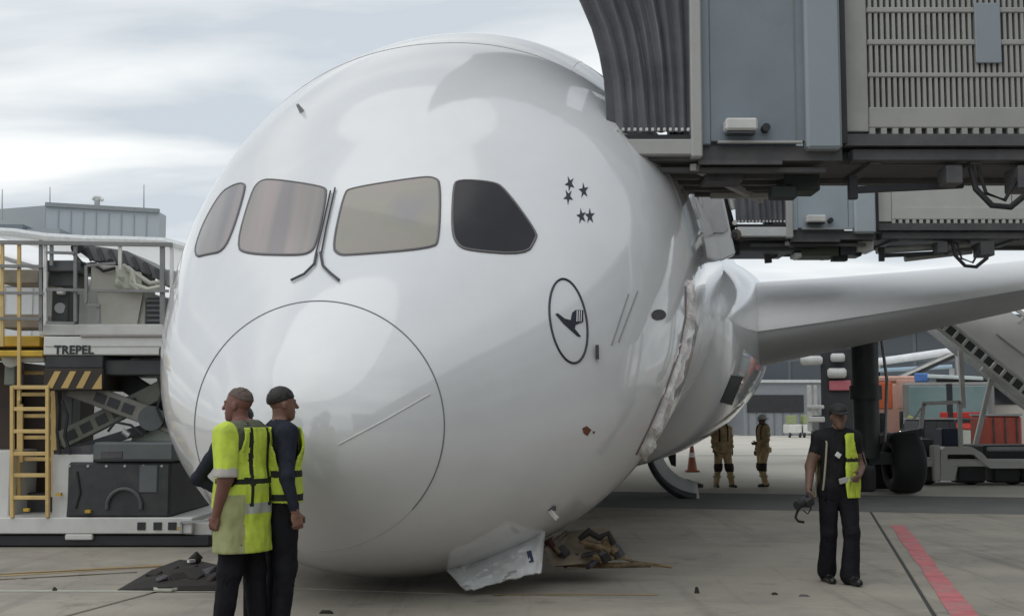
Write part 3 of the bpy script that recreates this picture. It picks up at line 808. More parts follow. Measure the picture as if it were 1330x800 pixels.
# chassis
ch = slab(-60, 250, 672, 693, 0, 2.6, 'chassis', LW)
slab(-60, 272, 694.5, 709, .06, 2.5, 'skirt', BLACK, ch)
slab(84, 120, 693.5, 701, -.005, .06, 'skirt_bracket', LW, ch)
for px in (178, 199, 218):
    slab(px, px + 11, 678, 688, -.012, .02, 'chassis_slot', BLACK, ch, bevel=0)
slab(240, 276, 678, 695, .1, 1.2, 'front_step', OFFW, ch)
MB().bar(lp(235, 678, -.02), lp(278, 676, -.02), .03).bar(lp(235, 678, -.02), lp(235, 692, -.02), .03).build('step_rail', GALV, ch)
# engine housing
eng = slab(86, 222, 600, 672, .05, 2.2, 'engine_housing', LD, bevel=.03)
slab(120, 226, 574, 599, .0, 2.1, 'engine_cover', LDG, bevel=.03)
MB().prism([lp(68, 672, .1), lp(68, 590, .1), lp(121, 590, .1), lp(121, 601, .1), lp(90, 628, .1), lp(86, 672, .1)], (0, 1.6, 0)).build('side_housing', LW, loader)
slab(94, 107, 600, 610, .085, .12, 'housing_window', BLACK)
mb = MB(); cpt = lp(161, 657, .03); rad = .215
mb.tube([cpt + Vector((math.cos(R(a)) * rad, 0, math.sin(R(a)) * rad)) for a in range(-10, 200, 10)], .026, 8)
mb.build('wheel_arch', mat('arch_grey', (.075, .08, .08), .5), eng, smooth=True)
for px in (160,):
    p = lp(px, 672, .4); tyre(MB(), (p.x, LY + .35, .45), .42, .3, ax=Vector((0, 1, 0))).build('tyre', RUBBER, eng, smooth=True)
# rear white body and low panels left of the ladder
slab(-60, 14, 585, 672, .3, 2.2, 'rear_body', LW)
slab(-60, 22, 470, 584, .9, 2.2, 'rear_void', BROWN)
slab(5, 20, 462, 500, .2, .5, 'rear_box', mat('box_grey_green', (.16, .18, .15), .5))
slab(64, 84, 505, 590, .7, 1.9, 'mast_column', BROWN)
slab(78, 95, 505, 580, .5, .8, 'mast_column', LDG)
slab(14, 66, 500, 672, 1.2, 1.5, 'ladder_backing', BROWN)
# ladder in front, second ladder behind
def ladder(x0, x1, y0, y1, rungs, d, name):
    l = MB().bar(lp(x0, y0, d), lp(x0, y1, d), .045, .06).bar(lp(x1, y0, d), lp(x1, y1, d), .045, .06).build(name, CREAM, loader, bevel=.006)
    for r in rungs:
        MB().bar(lp(x0, r, d), lp(x1, r, d), .04, .05).build('rung', CREAM, l, bevel=.006)
    return l
ladder(16, 62, 501, 672, (503, 531, 560, 589, 617, 646), 0.0, 'ladder')
ladder(25, 69, 455, 645, (484, 512, 540, 568, 596), .55, 'rear_ladder')
MB().bar(lp(28, 525, .5), lp(28, 600, .5), .04).bar(lp(70, 505, .4), lp(72, 600, .4), .05).build('hose_pair', CREAM, loader)
# hazard panel
HZ = mat('hazard_black', (.03, .022, .016), .6, var=.3)
HZY = mat('hazard_yellow', (.50, .34, .12), .6, var=.15, stain=(.25, .17, .08), stain_amt=.4, stain_scale=6)
hz = slab(56, 134, 478, 507, .0, .9, 'hazard_panel', HZ)
for px in (59, 79, 98.5, 119):
    top = [(px + 13, 482), (px + 19 if px < 110 else px + 13.5, 482), (px + 8 if px < 110 else px + 13.5, 504), (px + 1, 504)]
    if px < 110: top = [(px + 12, 482), (px + 20, 482), (px + 9, 504), (px, 504)]
    else: top = [(px + 12, 486), (px + 13, 486), (px + 13, 505), (px, 505)]
    MB().prism([lp(x, y, -.006) for x, y in top], (0, .012, 0)).build('hazard_stripe', HZY, hz)
slab(58, 134, 461, 478, .02, 1.2, 'deck_underside', LD)
slab(134, 218, 467, 487, .1, 1.5, 'deck_underside', LD)
# scissor arms with lightening holes
def scissor(a, b, w, d, holes, m):
    p, q = lp(*a, d), lp(*b, d)
    arm = MB().bar(p, q, .12, w, up=(0, 0, 1)).build('scissor_arm', m, loader, bevel=.012)
    for t in holes:
        c = p.lerp(q, t); dd = (q - p).normalized() * .075
        MB().bar(c - dd + Vector((0, -.062, 0)), c + dd + Vector((0, -.062, 0)), .012, w * .5).build('arm_hole', BLACK, arm)
    return arm
scissor((92, 502), (236, 556), .24, .25, (.28, .40, .53, .86), ARM)
scissor((80, 572), (222, 500), .24, .45, (.10, .24, .38, .52, .66), mat('scissor_grey_green', (.15, .155, .125), .5, var=.2))
scissor((132, 476), (236, 540), .26, .8, (), LD)
MB().cyl(lp(196, 543, .1), lp(196, 543, .7), .16, .16, 20).build('scissor_pivot', LDG, loader, smooth=True)
MB().bar(lp(75, 592, .4), lp(190, 556, .5), .12).build('hydraulic_ram', LD, loader)
MB().bar(lp(72, 590, .2), lp(125, 582, .2), .11).build('ram_sleeve', DARKM, loader)
MB().cyl(lp(160, 560, .2), lp(168, 566, .2), .04, .04, 10).build('ram_eye', STEEL, loader, smooth=True)
# rounded pale tank behind the engine cover
mb = MB(); tk = []
for k in range(9):
    a = PI * k / 8
    tk.append(lp(200 - 31 * math.cos(a) * (1.0), 576 - 20 * math.sin(a), .6))
mb.prism(tk, (0, 1.2, 0)).build('pale_tank', mat('pale_green_white', (.60, .66, .58), .4, var=.05), loader)
for pts, r_ in (([(80, 520), (88, 540), (84, 566), (92, 590)], .022), ([(140, 560), (150, 548), (170, 552), (186, 566)], .018), ([(72, 500), (76, 530), (74, 560), (78, 590)], .02), ([(205, 488), (210, 510), (204, 530), (212, 548)], .02), ([(100, 612), (104, 640), (98, 660)], .014)):
    MB().tube([lp(x, y, .04) for x, y in pts], r_, 7).build('hydraulic_hose', RUBBER, loader, smooth=True)
for px, py in ((30, 660), (72, 640), (110, 662), (230, 684)):
    slab(px, px + 7, py, py + 4, -.01, .05, 'small_marker', YEL, bevel=0)
for k in range(6):
    p = lp(90 + k * 24, 605, .04); MB().cyl(p, p + Vector((0, .03, 0)), .018, .018, 8).build('housing_bolt', GALV, loader)
slab(130, 160, 585, 596, -.008, .02, 'cover_hinge', DARKM)
slab(180, 205, 604, 640, .03, .06, 'service_hatch', LDG)
slab(14, 66, 640, 668, .9, 1.1, 'step_box', DARKM)
# lift deck
deck = slab(56, 219, 437, 461, .0, 2.6, 'lift_deck', LW)
slab(50, 219, 421, 435.5, .12, 2.6, 'deck_side', LW)
slab(104, 219, 434.2, 437.6, -.03, .1, 'deck_strip', mat('strip_brown_grey', (.27, .245, .23), .5), deck, bevel=.004)
slab(58, 219, 449, 450.2, -.008, .02, 'deck_strip', LG, deck, bevel=0)
slab(206, 212, 451, 461, -.02, .02, 'deck_clip', BLACK, deck)
slab(-60, 56, 455, 463, .02, 1.4, 'yellow_beam', YEL)
slab(-60, 52, 436, 450, .25, 1.6, 'yellow_walkway', YEL)
slab(24, 58, 463, 470, .1, .3, 'walkway_bracket', LG)
MB().cyl(lp(14, 466, .1), lp(14, 466, .6), .11, .11, 16).build('rear_lamp_hood', LG, loader, smooth=True)
# maker's lettering on the deck side
cu = bpy.data.curves.new('lettering', 'FONT'); cu.body = 'TREPEL'; cu.size = .152; cu.extrude = .004; cu.space_character = 1.06; cu.offset = .005
tmp = bpy.data.objects.new('tmp', cu); COL.objects.link(tmp)
me = bpy.data.meshes.new_from_object(tmp.evaluated_get(bpy.context.evaluated_depsgraph_get()))
bpy.data.objects.remove(tmp)
let = MB(); p0 = lp(70, 459.5, -.008)
xs = [v.co.x for v in me.vertices]; sc_ = (lp(122, 459, 0).x - p0.x) / (max(xs) - min(xs))
let.add([(p0.x + (v.co.x - min(xs)) * sc_, p0.y - v.co.z, p0.z + v.co.y) for v in me.vertices], [tuple(pl.vertices) for pl in me.polygons])
let.build('lettering', BLACK, deck)
# guard rails round the deck
def rail(a, b, d, w=.045, name='guard_rail', m=RAILM):
    MB().bar(lp(*a, d), lp(*b, d), w).build(name, m, loader)
for px, y0, y1, mm in ((3, 316, 450, CREAM), (25, 316, 520, CREAM), (53, 312, 430, RAILM), (59, 318, 421, OFFW), (67, 316, 345, RAILM), (98, 318, 418, RAILM), (156, 316, 350, OFFW), (211, 316, 421, RAILM), (223, 318, 400, OFFW)):
    rail((px, y0), (px, y1), .03, .04 if px != 211 else .055, 'rail_post', mm)
rail((0, 315), (224, 318), .0, .05)
for (x0, x1, y, d) in ((-40, 55, 345, 0), (0, 24, 346, -.02), (-40, 56, 380, .0), (-40, 52, 413, 0), (60, 97, 328, 0), (60, 115, 376, 0), (98, 219, 377, -.02), (60, 97, 419, 0)):
    rail((x0, y), (x1, y + 1), d, .035)
rail((112, 345), (112, 395), -.05, .035, 'gate_post'); rail((112, 345), (150, 342), -.05, .035, 'gate_rail'); rail((112, 395), (130, 397), -.05, .035, 'gate_rail')
rail((128, 395), (128, 420), -.03, .04, 'gate_post')
# operator stand
slab(57, 104, 338, 352, .1, .8, 'console_hood', LDG)
slab(62, 98, 353, 372, .25, .7, 'console', mat('console_dark', (.07, .075, .075), .5))
slab(66, 90, 378, 419, .2, .6, 'operator_seat', LD)
MB().cyl(lp(78, 400, .18), lp(78, 400, .3), .07, .07, 14).build('console_gauge', GALV, loader, smooth=True)
slab(73, 82, 374, 382, .1, .3, 'console_box', OFFW)
slab(48, 54, 352, 374, .1, .3, 'side_box', BLACK)
# beige cabinet
slab(117, 168, 345, 377, .2, 1.4, 'upper_cabinet', LG)
MB().prism([lp(x, y, .25) for x, y in ((126, 378), (186, 378), (178, 421), (133, 421))], (0, 1.2, 0)).build('lower_cabinet', LG, loader)
slab(132, 190, 378, 434, .3, 1.4, 'cabinet_body', LG)
gr = slab(189, 213, 386, 434, .22, 1.2, 'radiator', LD)
for k in range(7):
    slab(190, 212, 389 + k * 6.4, 392 + k * 6.4, .20, .23, 'radiator_slat', LDG, gr, bevel=0)
MB().tube([lp(172, 352, .1), lp(176, 370, .1), lp(192, 376, .1), lp(212, 372, .1)], .035, 8).build('hose', mat('hose_pale', (.45, .46, .38), .5), loader, smooth=True)
MB().tube([lp(165, 350, .12), lp(180, 358, .12), lp(195, 368, .12), lp(214, 366, .12)], .03, 8).build('hose', LG, loader, smooth=True)
MB().tube([lp(160, 345, .15), lp(172, 352, .1), lp(170, 368, .1), lp(182, 378, .1)], .03, 8).build('hose', LG, loader, smooth=True)
# dark boom sloping down to the aircraft
bp_ = [lp(93, 318, .35), lp(112, 318, .35), lp(165, 326, .35), lp(222, 358, .35), lp(222, 372, .35), lp(168, 345, .35), lp(118, 338, .35), lp(104, 328, .35)]
MB().prism(bp_, (0, 1.3, 0)).build('conveyor_boom', mat('boom_grey', (.15, .155, .16), .6, var=.15), loader)
MB().cyl(lp(100, 322, .2), lp(100, 322, 1.8), .08, .08, 12).build('boom_roller', BLACK, loader, smooth=True)
for px, py in ((133, 343), (143, 341), (123, 345)):
    MB().cyl(lp(px, py, .3), lp(px, py, .6), .05, .05, 10).build('boom_roller', BLACK, loader, smooth=True)
slab(214, 224, 350, 372, .1, .5, 'boom_end', GALV)
for k in range(7):
    a_ = lp(112 + 15 * k, 322 + (k * k) * .75, .33); MB().bar(a_, a_ + Vector((.08, 0, -.17)), .03, .05).build('boom_rib', DARKM, loader)
MB().tube([lp(96, 330, .2), lp(108, 344, .15), lp(120, 342, .15), lp(134, 352, .15), lp(150, 348, .15)], .022, 7).build('hose', RUBBER, loader, smooth=True)
mb = MB(); mb.rings([[lp(150 + 34 * u / 8, 346 + 26 * v / 5 + 9 * u / 8, .12) + Vector((0, .06 * noise.noise(Vector((u * .6, v * .8, 3))), .05 * noise.noise(Vector((u * .5, v * .7, 9))))) for u in range(9)] for v in range(6)], closed=False)
cl_ = mb.build('canvas_cover', mat('canvas_pale', (.42, .43, .36), .8, var=.12), loader, smooth=True, angle=40); cl_.modifiers.new('thick', 'SOLIDIFY').thickness = .01
for (px0, px1, y_) in ((0, 55, 350), (0, 55, 408)): slab(px0, px1, y_, y_ + 18, 1.7, 2.3, 'deck_load', mat('load_brown', (.20, .175, .14), .7, var=.25))

# ================================================================== BEHIND, LEFT
TERM = mat('terminal_cladding', (.36, .40, .43), .6, var=.03, scale=.05)
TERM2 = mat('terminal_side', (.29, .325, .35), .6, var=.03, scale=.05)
TY = 150
term = thing('terminal_building', 'long blue-grey flat-roofed hall behind the cargo loader', 'building', at(100, 420, TY).xy.to_3d())
mb = MB(); a, b, c, d = at(-160, 284, TY + 30), at(60, 267, TY), at(207, 275.5, TY), at(207, 275.5, TY)
z0 = -.5
def wallseg(p, q, nm, m):
    v = Vector((q.x - p.x, q.y - p.y, 0)).normalized(); n = Vector((-v.y, v.x, 0)) * 3
    return MB().prism([(p.x, p.y, z0), (q.x, q.y, z0), q, p], n).build(nm, m, term)
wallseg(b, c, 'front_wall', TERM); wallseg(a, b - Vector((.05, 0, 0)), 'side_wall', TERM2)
cop = MB().bar(b + Vector((0, -.1, .1)), c + Vector((0, -.1, .1)), .6, .5).build('roof_edge', mat('roof_edge_dark', (.22, .24, .25), .6), term)
for k in range(1, 9):
    p = b.lerp(c, k / 9)
    MB().bb(p.x - .06, p.x + .06, TY - .1, TY, 0, p.z - .5).build('cladding_joint', TERM2, term)
q0, q1 = at(-40, 288, TY - 8), at(20, 303, TY - 8)
MB().bb(q0.x, q1.x, TY - 6, TY, q1.z, q0.z).build('roof_plant', mat('roof_plant_blue', (.15, .18, .205), .6), term)
MB().bb(q1.x + .1, q1.x + 4, TY - 5, TY, q1.z, q1.z + 1).build('roof_plant', TERM2, term)
for px, y0, lb in ((3, 246, 'thin lightning mast on the hall roof, at the left edge of the picture'), (65, 243, 'thin lightning mast on the hall roof, above the roof bend'), (187, 240, 'thin lightning mast on the hall roof, near the right roof end')):
    p = at(px, 271 if px > 50 else 275, TY + 2); q = at(px, y0, TY + 2)
    m = MB().cyl(p - Vector((0, 0, 1)), q, .11, .05, 8).build('lightning_mast', GALV); tag(m, lb, 'mast', 'masts on the hall roof')
rc = thing('roof_cowl', 'small white roof cowl standing on the blue-grey hall', 'roof vent', at(126, 270, TY + 2))
p = at(126, 270, TY + 2)
MB().cyl(p - Vector((0, 0, .3)), p + Vector((0, 0, 1.0)), .35, .35, 12).build('vent_pipe', GALV, rc, smooth=True)
MB().tube([p + Vector((-.6, 0, 1.0)), p + Vector((-.3, 0, 1.35)), p + Vector((.3, 0, 1.3)), p + Vector((.7, 0, .9))], .22, 8).build('vent_hood', OFFW, rc, smooth=True)
# parked white freight containers seen through the loader rails
def container(px0, px1, py0, Y, depth, m, label, cat='container', nm='cargo_container', ribs=10, group=None):
    a = at(px0, py0, Y); b = at(px1, py0, Y)
    t = thing(nm, label, cat, ((a.x + b.x) / 2, Y + depth / 2, 0), group=group)
    MB().bb(a.x, b.x, Y, Y + depth, .25, a.z).build('body', m, t, bevel=.04)
    n = ribs; w = (b.x - a.x)
    for k in range(n + 1):
        x = a.x + w * k / n
        MB().bb(x - .03, x + .03, Y - .03, Y + .01, .3, a.z - .05).build('wall_rib', m, t)
    MB().bb(a.x - .02, b.x + .02, Y - .04, Y + depth + .02, .05, .245).build('base_frame', GALV, t)
    MB().bb(a.x - .02, b.x + .02, Y - .04, Y + depth + .02, a.z + .003, a.z + .1).build('roof_rail', m, t)
    return t
CW = mat('container_white', (.72, .73, .73), .5, var=.05)
container(-120, 60, 372, 36, 2.4, CW, 'white ribbed freight container behind the loader guard rails, left one', group='white freight containers')
container(64, 230, 366, 38, 2.4, CW, 'white ribbed freight container behind the loader operator stand and cabinet', group='white freight containers')
# light hall with a white curved roof far behind the loader
hall = thing('white_hall', 'white hangar with a low curved roof below the blue-grey hall', 'building', (at(60, 500, 110).x, 118, 0))
pts = [at(x, y, 110) for x, y in ((-200, 318), (-120, 306), (-40, 300), (20, 303), (60, 309), (110, 312), (160, 313), (215, 315), (270, 330))]
pr = [(pts[0].x, 110, -.2)] + pts + [(pts[-1].x, 110, -.2)]
MB().prism(pr, (0, 20, 0)).build('roof_and_wall', mat('hall_white', (.78, .79, .80), .5, var=.04), hall)
MB().tube([p + Vector((0, -.1, .1)) for p in pts], .35, 6).build('eaves', mat('hall_eaves', (.6, .62, .63), .5), hall)
# ================================================================== PEOPLE (one continuous skin per body, grown from a distance field)
def s_caps(P, a, b, ra, rb, sx=1.0, sy=1.0):
    q = P * np.array([sx, sy, 1.0]); a = np.array(a, float) * np.array([sx, sy, 1]); b = np.array(b, float) * np.array([sx, sy, 1])
    ba = b - a; L = max(1e-9, float(ba @ ba))
    h = np.clip(((q - a) @ ba) / L, 0, 1)
    d = np.linalg.norm(q - a - h[..., None] * ba, axis=-1) - (ra + (rb - ra) * h)
    return d / math.sqrt(max(sx, sy))
def s_ell(P, c, r):
    q = P - np.array(c, float); r = np.array(r, float)
    k0 = np.linalg.norm(q / r, axis=-1); k1 = np.linalg.norm(q / r**2, axis=-1) + 1e-9
    return k0 * (k0 - 1) / k1
def s_box(P, c, h, rad=0.0):
    q = np.abs(P - np.array(c, float)) - np.array(h, float) + rad
    return np.linalg.norm(np.maximum(q, 0), axis=-1) + np.minimum(q.max(axis=-1), 0) - rad
def smin(a, b, k):
    h = np.clip(.5 + .5 * (b - a) / k, 0, 1)
    return b + (a - b) * h - k * h * (1 - h)
def nets(f, lo, hi, h):
    lo = np.array(lo, float); n = np.ceil((np.array(hi) - lo) / h).astype(int) + 1
    g = np.stack(np.meshgrid(*[lo[i] + h * np.arange(n[i]) for i in range(3)], indexing='ij'), -1)
    F = f(g)
    S = F < 0
    c = [(i, j, k) for i in (0, 1) for j in (0, 1) for k in (0, 1)]
    sl = lambda A, o: A[o[0]:A.shape[0] - 1 + o[0], o[1]:A.shape[1] - 1 + o[1], o[2]:A.shape[2] - 1 + o[2]]
    cnt = sum(sl(S, o).astype(int) for o in c)
    act = (cnt > 0) & (cnt < 8)
    acc = np.zeros(act.shape + (3,)); num = np.zeros(act.shape)
    for a in c:
        for ax in range(3):
            if a[ax]: continue
            b = list(a); b[ax] = 1
            fa, fb = sl(F, a), sl(F, tuple(b))
            x = (fa < 0) != (fb < 0)
            t = np.where(x, fa / np.where(x, fa - fb, 1), 0)
            p = np.array(a, float) + np.zeros(act.shape + (3,)); p[..., ax] += t
            acc += p * x[..., None]; num += x
    idx = -np.ones(act.shape, int); ids = np.argwhere(act); idx[act] = np.arange(len(ids))
    V = lo + (ids + acc[act] / num[act][:, None]) * h
    faces = []
    for ax in range(3):
        o1, o2 = [i for i in range(3) if i != ax]
        A = np.take(S, range(0, S.shape[ax] - 1), ax); B = np.take(S, range(1, S.shape[ax]), ax)
        for p in np.argwhere(A != B):
            if p[o1] == 0 or p[o2] == 0 or p[o1] >= act.shape[o1] or p[o2] >= act.shape[o2]: continue
            q = [tuple(p)]
            d1 = p.copy(); d1[o1] -= 1; d2 = d1.copy(); d2[o2] -= 1; d3 = p.copy(); d3[o2] -= 1
            f4 = [idx[tuple(p)], idx[tuple(d1)], idx[tuple(d2)], idx[tuple(d3)]]
            if min(f4) >= 0: faces.append(f4)
    return V, faces
def mesh_obj(name, parts, mats, parent):
    """parts: list of (V, faces, material indices); one mesh, one object"""
    vs = []; fs = []; mi = []
    for V, F, M in parts:
        o = len(vs); vs += [tuple(v) for v in V]; fs += [tuple(i + o for i in f) for f in F]; mi += list(M)
    me = bpy.data.meshes.new(name); me.from_pydata(vs, [], fs)
    for m in mats: me.materials.append(m)
    for p, k in zip(me.polygons, mi): p.material_index = int(k); p.use_smooth = True
    bm = bmesh.new(); bm.from_mesh(me); bmesh.ops.recalc_face_normals(bm, faces=bm.faces); bm.to_mesh(me); bm.free()
    o = bpy.data.objects.new(name, me); COL.objects.link(o); o.parent = parent
    ORG[o.name] = Vector((0, 0, 0))
    return o
def centers(V, F): return np.array([np.mean([V[i] for i in f], axis=0) for f in F])

class Body:
    """joints in the person's own frame: faces -Y, left hand at +X, feet on z = 0"""
    def __init__(s, H=1.78, **kw):
        k = H / 1.78; s.k = k
        s.j = dict(hipL=(.095, 0, .93), hipR=(-.095, 0, .93), kneeL=(.10, -.02, .50), kneeR=(-.10, -.02, .50), ankL=(.11, .02, .09), ankR=(-.11, .02, .09),
                   toeL=(.13, -.16, .03), toeR=(-.13, -.16, .03), shL=(.185, .01, 1.45), shR=(-.185, .01, 1.45), elL=(.235, .03, 1.14), elR=(-.235, .03, 1.14),
                   wrL=(.23, -.06, .90), wrR=(-.23, -.06, .90), neck=(0, .01, 1.50), head=(0, -.015, 1.665), chest=(0, 0, 1.33), belly=(0, 0, 1.08))
        s.j.update(kw.get('pose', {}))
        s.j = {n: tuple(np.array(v) * k) for n, v in s.j.items()}
        s.yaw = kw.get('head_yaw', 0.0); s.stout = kw.get('stout', 1.0); s.tr = kw.get('trouser', 1.0); s.flare = kw.get('flare', 0.0)
        s.hz = kw.get('h', .0125)
        s.hand_curl = kw.get('curl', (.5, .5)); s.sleeve = kw.get('sleeve', .25)
    def torso(s, P):
        j = s.j; k = s.k; st = s.stout
        d = s_caps(P, (0, .0, j['hipL'][2] + .02), j['belly'], .165 * k * st, .155 * k * st, 1, 1.45)
        d = smin(d, s_caps(P, j['belly'], j['chest'], .155 * k * st, .185 * k * st, 1, 1.5), .05)
        d = smin(d, s_caps(P, j['shL'], j['shR'], .075 * k, .075 * k), .08)
        d = smin(d, s_caps(P, (.09 * k, .01, j['neck'][2] - .02), (-.09 * k, .01, j['neck'][2] - .02), .07 * k, .07 * k), .05)
        return d
    def arm(s, P, sd):
        j = s.j; k = s.k
        a = s_caps(P, j['sh' + sd], j['el' + sd], .068 * k, .054 * k)
        return smin(a, s_caps(P, j['el' + sd], j['wr' + sd], .052 * k, .032 * k), .025)
    def leg(s, P, sd):
        j = s.j; k = s.k; t = s.tr
        a = s_caps(P, j['hip' + sd], j['knee' + sd], .100 * k * t, .074 * k * t)
        b = s_caps(P, j['knee' + sd], j['ank' + sd], .072 * k * t, (.060 + s.flare) * k * t)
        return smin(a, b, .04)
    def shoe(s, P, sd):
        j = s.j; k = s.k; a = np.array(j['ank' + sd]); t = np.array(j['toe' + sd])
        heel = a + (a - t) * np.array([.25, .25, 0]); heel[2] = t[2] + .012
        d = smin(s_caps(P, heel, t, .047 * k, .040 * k), s_caps(P, a, heel, .048 * k, .048 * k), .04)
        return np.maximum(d, (min(0.0, 0) + (t[2] - .03 * k) - P[..., 2]))
    def skull(s, P):
        k = s.k; c = np.array(s.j['head']); cy, sy = math.cos(s.yaw), math.sin(s.yaw)
        q = P - c
        q = np.stack([q[..., 0] * cy + q[..., 1] * sy, -q[..., 0] * sy + q[..., 1] * cy, q[..., 2]], -1) / k
        return q
    def face(s, P):
        q = s.skull(P)
        d = s_ell(q, (0, .018, .035), (.076, .096, .088))
        d = smin(d, s_ell(q, (0, -.02, -.045), (.058, .068, .075)), .05)
        d = smin(d, s_caps(q, (0, -.062, -.092), (0, -.055, -.098), .026, .026), .03)
        d = smin(d, s_caps(q, (0, -.088, .012), (0, -.108, -.022), .009, .014), .014)
        for sx in (-1, 1):
            d = -smin(-d, s_ell(q, (sx * .031, -.094, .010), (.017, .014, .011)), .012)
            d = smin(d, s_ell(q, (sx * .031, -.076, .009), (.012, .012, .011)), .004)
            d = smin(d, s_caps(q, (sx * .014, -.090, .029), (sx * .045, -.078, .027), .006, .006), .012)
            d = smin(d, s_ell(q, (sx * .077, .012, -.008), (.010, .020, .032)), .008)
        d = smin(d, s_caps(q, (-.018, -.084, -.057), (.018, -.084, -.057), .007, .007), .010)
        d = -smin(-d, s_caps(q, (-.022, -.094, -.0535), (.022, -.094, -.0535), .002, .002), .006)
        return d * s.k
    def neckf(s, P):
        h = np.array(s.j['head']); n = np.array(s.j['neck'])
        return s_caps(P, n - np.array([0, 0, .04]), h + np.array([0, .02, -.06]), .062 * s.k, .056 * s.k)
    def hand(s, sd, curl, h=.0042):
        """palm, four unequal bent fingers and a thumb from the side of the palm"""
        w = Vector(s.j['wr' + sd]); e = Vector(s.j['el' + sd]); k = s.k
        d = (w - e).normalized(); sx = 1 if sd == 'L' else -1
        inward = Vector((-sx, 0, 0)); inward = (inward - d * inward.dot(d)).normalized()      # palm faces the body
        side = d.cross(inward) * (1)
        if side.y > 0: side = -side                                                        # thumb side points forward
        A = np.array([side, d, inward])                                                    # rows: across, along, palm normal
        prims = []
        for i, (off, L) in enumerate(((.030, .070), (.010, .080), (-.010, .074), (-.029, .058))):
            base = np.array([off, .088, 0.0]); ang = curl * (.75 + .12 * i); p = base; seg = (L * .46, L * .31, L * .23); r = (.0094, .0085, .0076)
            for q in range(3):
                n = p + np.array([0, math.cos(ang), math.sin(ang)]) * seg[q]
                prims.append((p, n, r[q], r[q] * .93)); p = n; ang += curl * .95
            prims.append((np.array([off * .8, .03, 0]), base, .013, .0105))
        t0 = np.array([.026, .022, .006]); t1 = np.array([.058, .055, .018]); t2 = np.array([.060, .088, .026 + .02 * curl])
        prims += [(t0, t1, .0135, .0115), (t1, t2, .011, .009)]
        def f(P):
            q = (P - np.array(w)) @ A.T / k
            dd = s_ell(q, (0, .048, 0), (.043, .052, .0155))
            dd = smin(dd, s_caps(q, (0, -.03, 0), (0, .02, 0), .029, .026), .02)
            for a, b, ra, rb in prims: dd = smin(dd, s_caps(q, a, b, ra, rb), .004)
            return dd
        c = np.array(w) + np.array(d) * .09 * k
        return nets(f, c - .14 * k, c + .14 * k, h)
    def build(s, name, parent, mats, hands=True, top_zone=None):
        """mats: skin, top, trousers, shoes [, sleeve end]"""
        j = s.j; k = s.k
        def groups(P):
            arms = np.minimum(s.arm(P, 'L'), s.arm(P, 'R'))
            legs = np.minimum(s.leg(P, 'L'), s.leg(P, 'R')); sh = np.minimum(s.shoe(P, 'L'), s.shoe(P, 'R'))
            return s.torso(P), arms, legs, sh, s.neckf(P)
        def f(P):
            t, a, l, sh, n = groups(P)
            d = smin(t, a, .035); d = smin(d, l, .045); d = smin(d, sh, .012); d = smin(d, n, .02)
            return smin(d, s_ell(P, np.array(j['head']) + np.array([0, .01, -.02]), (.06 * k, .07 * k, .07 * k)), .02)
        pts = np.array([v for v in j.values()]); lo = pts.min(0) - .28 * k; hi = pts.max(0) + .2 * k; lo[2] = -.03
        V, F = nets(f, lo, hi, s.hz)
        # cloth folds
        C = V
        fold = np.array([noise.noise(Vector((v[0] * 9, v[1] * 9, v[2] * 5.5))) + .6 * noise.noise(Vector((v[0] * 22, v[1] * 22, v[2] * 15))) for v in V])
        Cc = centers(V, F)
        t, a, l, sh, n = groups(Cc)
        zb = j['hipL'][2] + .07
        M = np.full(len(F), 1)
        lower = (Cc[:, 2] < zb) & (np.minimum(t, l) < a)
        M[lower] = 2
        M[(sh < l) & (Cc[:, 2] < .12 * k) ] = 3
        M[(n < t - .004) & (Cc[:, 2] > j['neck'][2] + .01)] = 0
        M[Cc[:, 2] > j['neck'][2] + .055] = 0
        for sd in 'LR':
            el = np.array(j['el' + sd]); wr = np.array(j['wr' + sd]); shd = np.array(j['sh' + sd])
            ad = s.arm(Cc, sd); other = np.minimum(t, l)
            L1 = np.linalg.norm(el - shd); L2 = np.linalg.norm(wr - el)
            u1 = np.clip(((Cc - shd) @ (el - shd)) / L1**2, 0, 1); u2 = np.clip(((Cc - el) @ (wr - el)) / L2**2, 0, 1)
            pos = np.where(s_caps(Cc, shd, el, .068, .054) < s_caps(Cc, el, wr, .052, .032), u1 * .5, .5 + u2 * .5)
            M[(ad < other + .005) & (pos > s.sleeve)] = 0
        # displace cloth a little
        cloth = np.zeros(len(V)); 
        for fi, ff in enumerate(F):
            if M[fi] in (1, 2):
                for i in ff: cloth[i] = 1
        bm = bpy.data.meshes.new('t'); bm.from_pydata([tuple(v) for v in V], [], [tuple(x) for x in F]); bm.update()
        nr = np.array([v.normal for v in bm.vertices]); bpy.data.meshes.remove(bm)
        sg = np.sign(np.sum(nr * (V - V.mean(0)), axis=1).mean())
        V = V + nr * (sg * cloth * fold * .008)[:, None]
        parts = [(V, F, M)]
        hc = np.array(j['head'])
        HV, HF = nets(s.face, hc - .17 * k, hc + .17 * k, min(.0075, s.hz * .7))
        parts.append((HV, HF, np.zeros(len(HF))))
        if hands:
            for sd, cu in zip('LR', s.hand_curl):
                hv, hf = s.hand(sd, cu, .0042 if s.hz < .014 else .007); parts.append((hv, hf, np.zeros(len(hf))))
        return mesh_obj(name, parts, mats, parent)
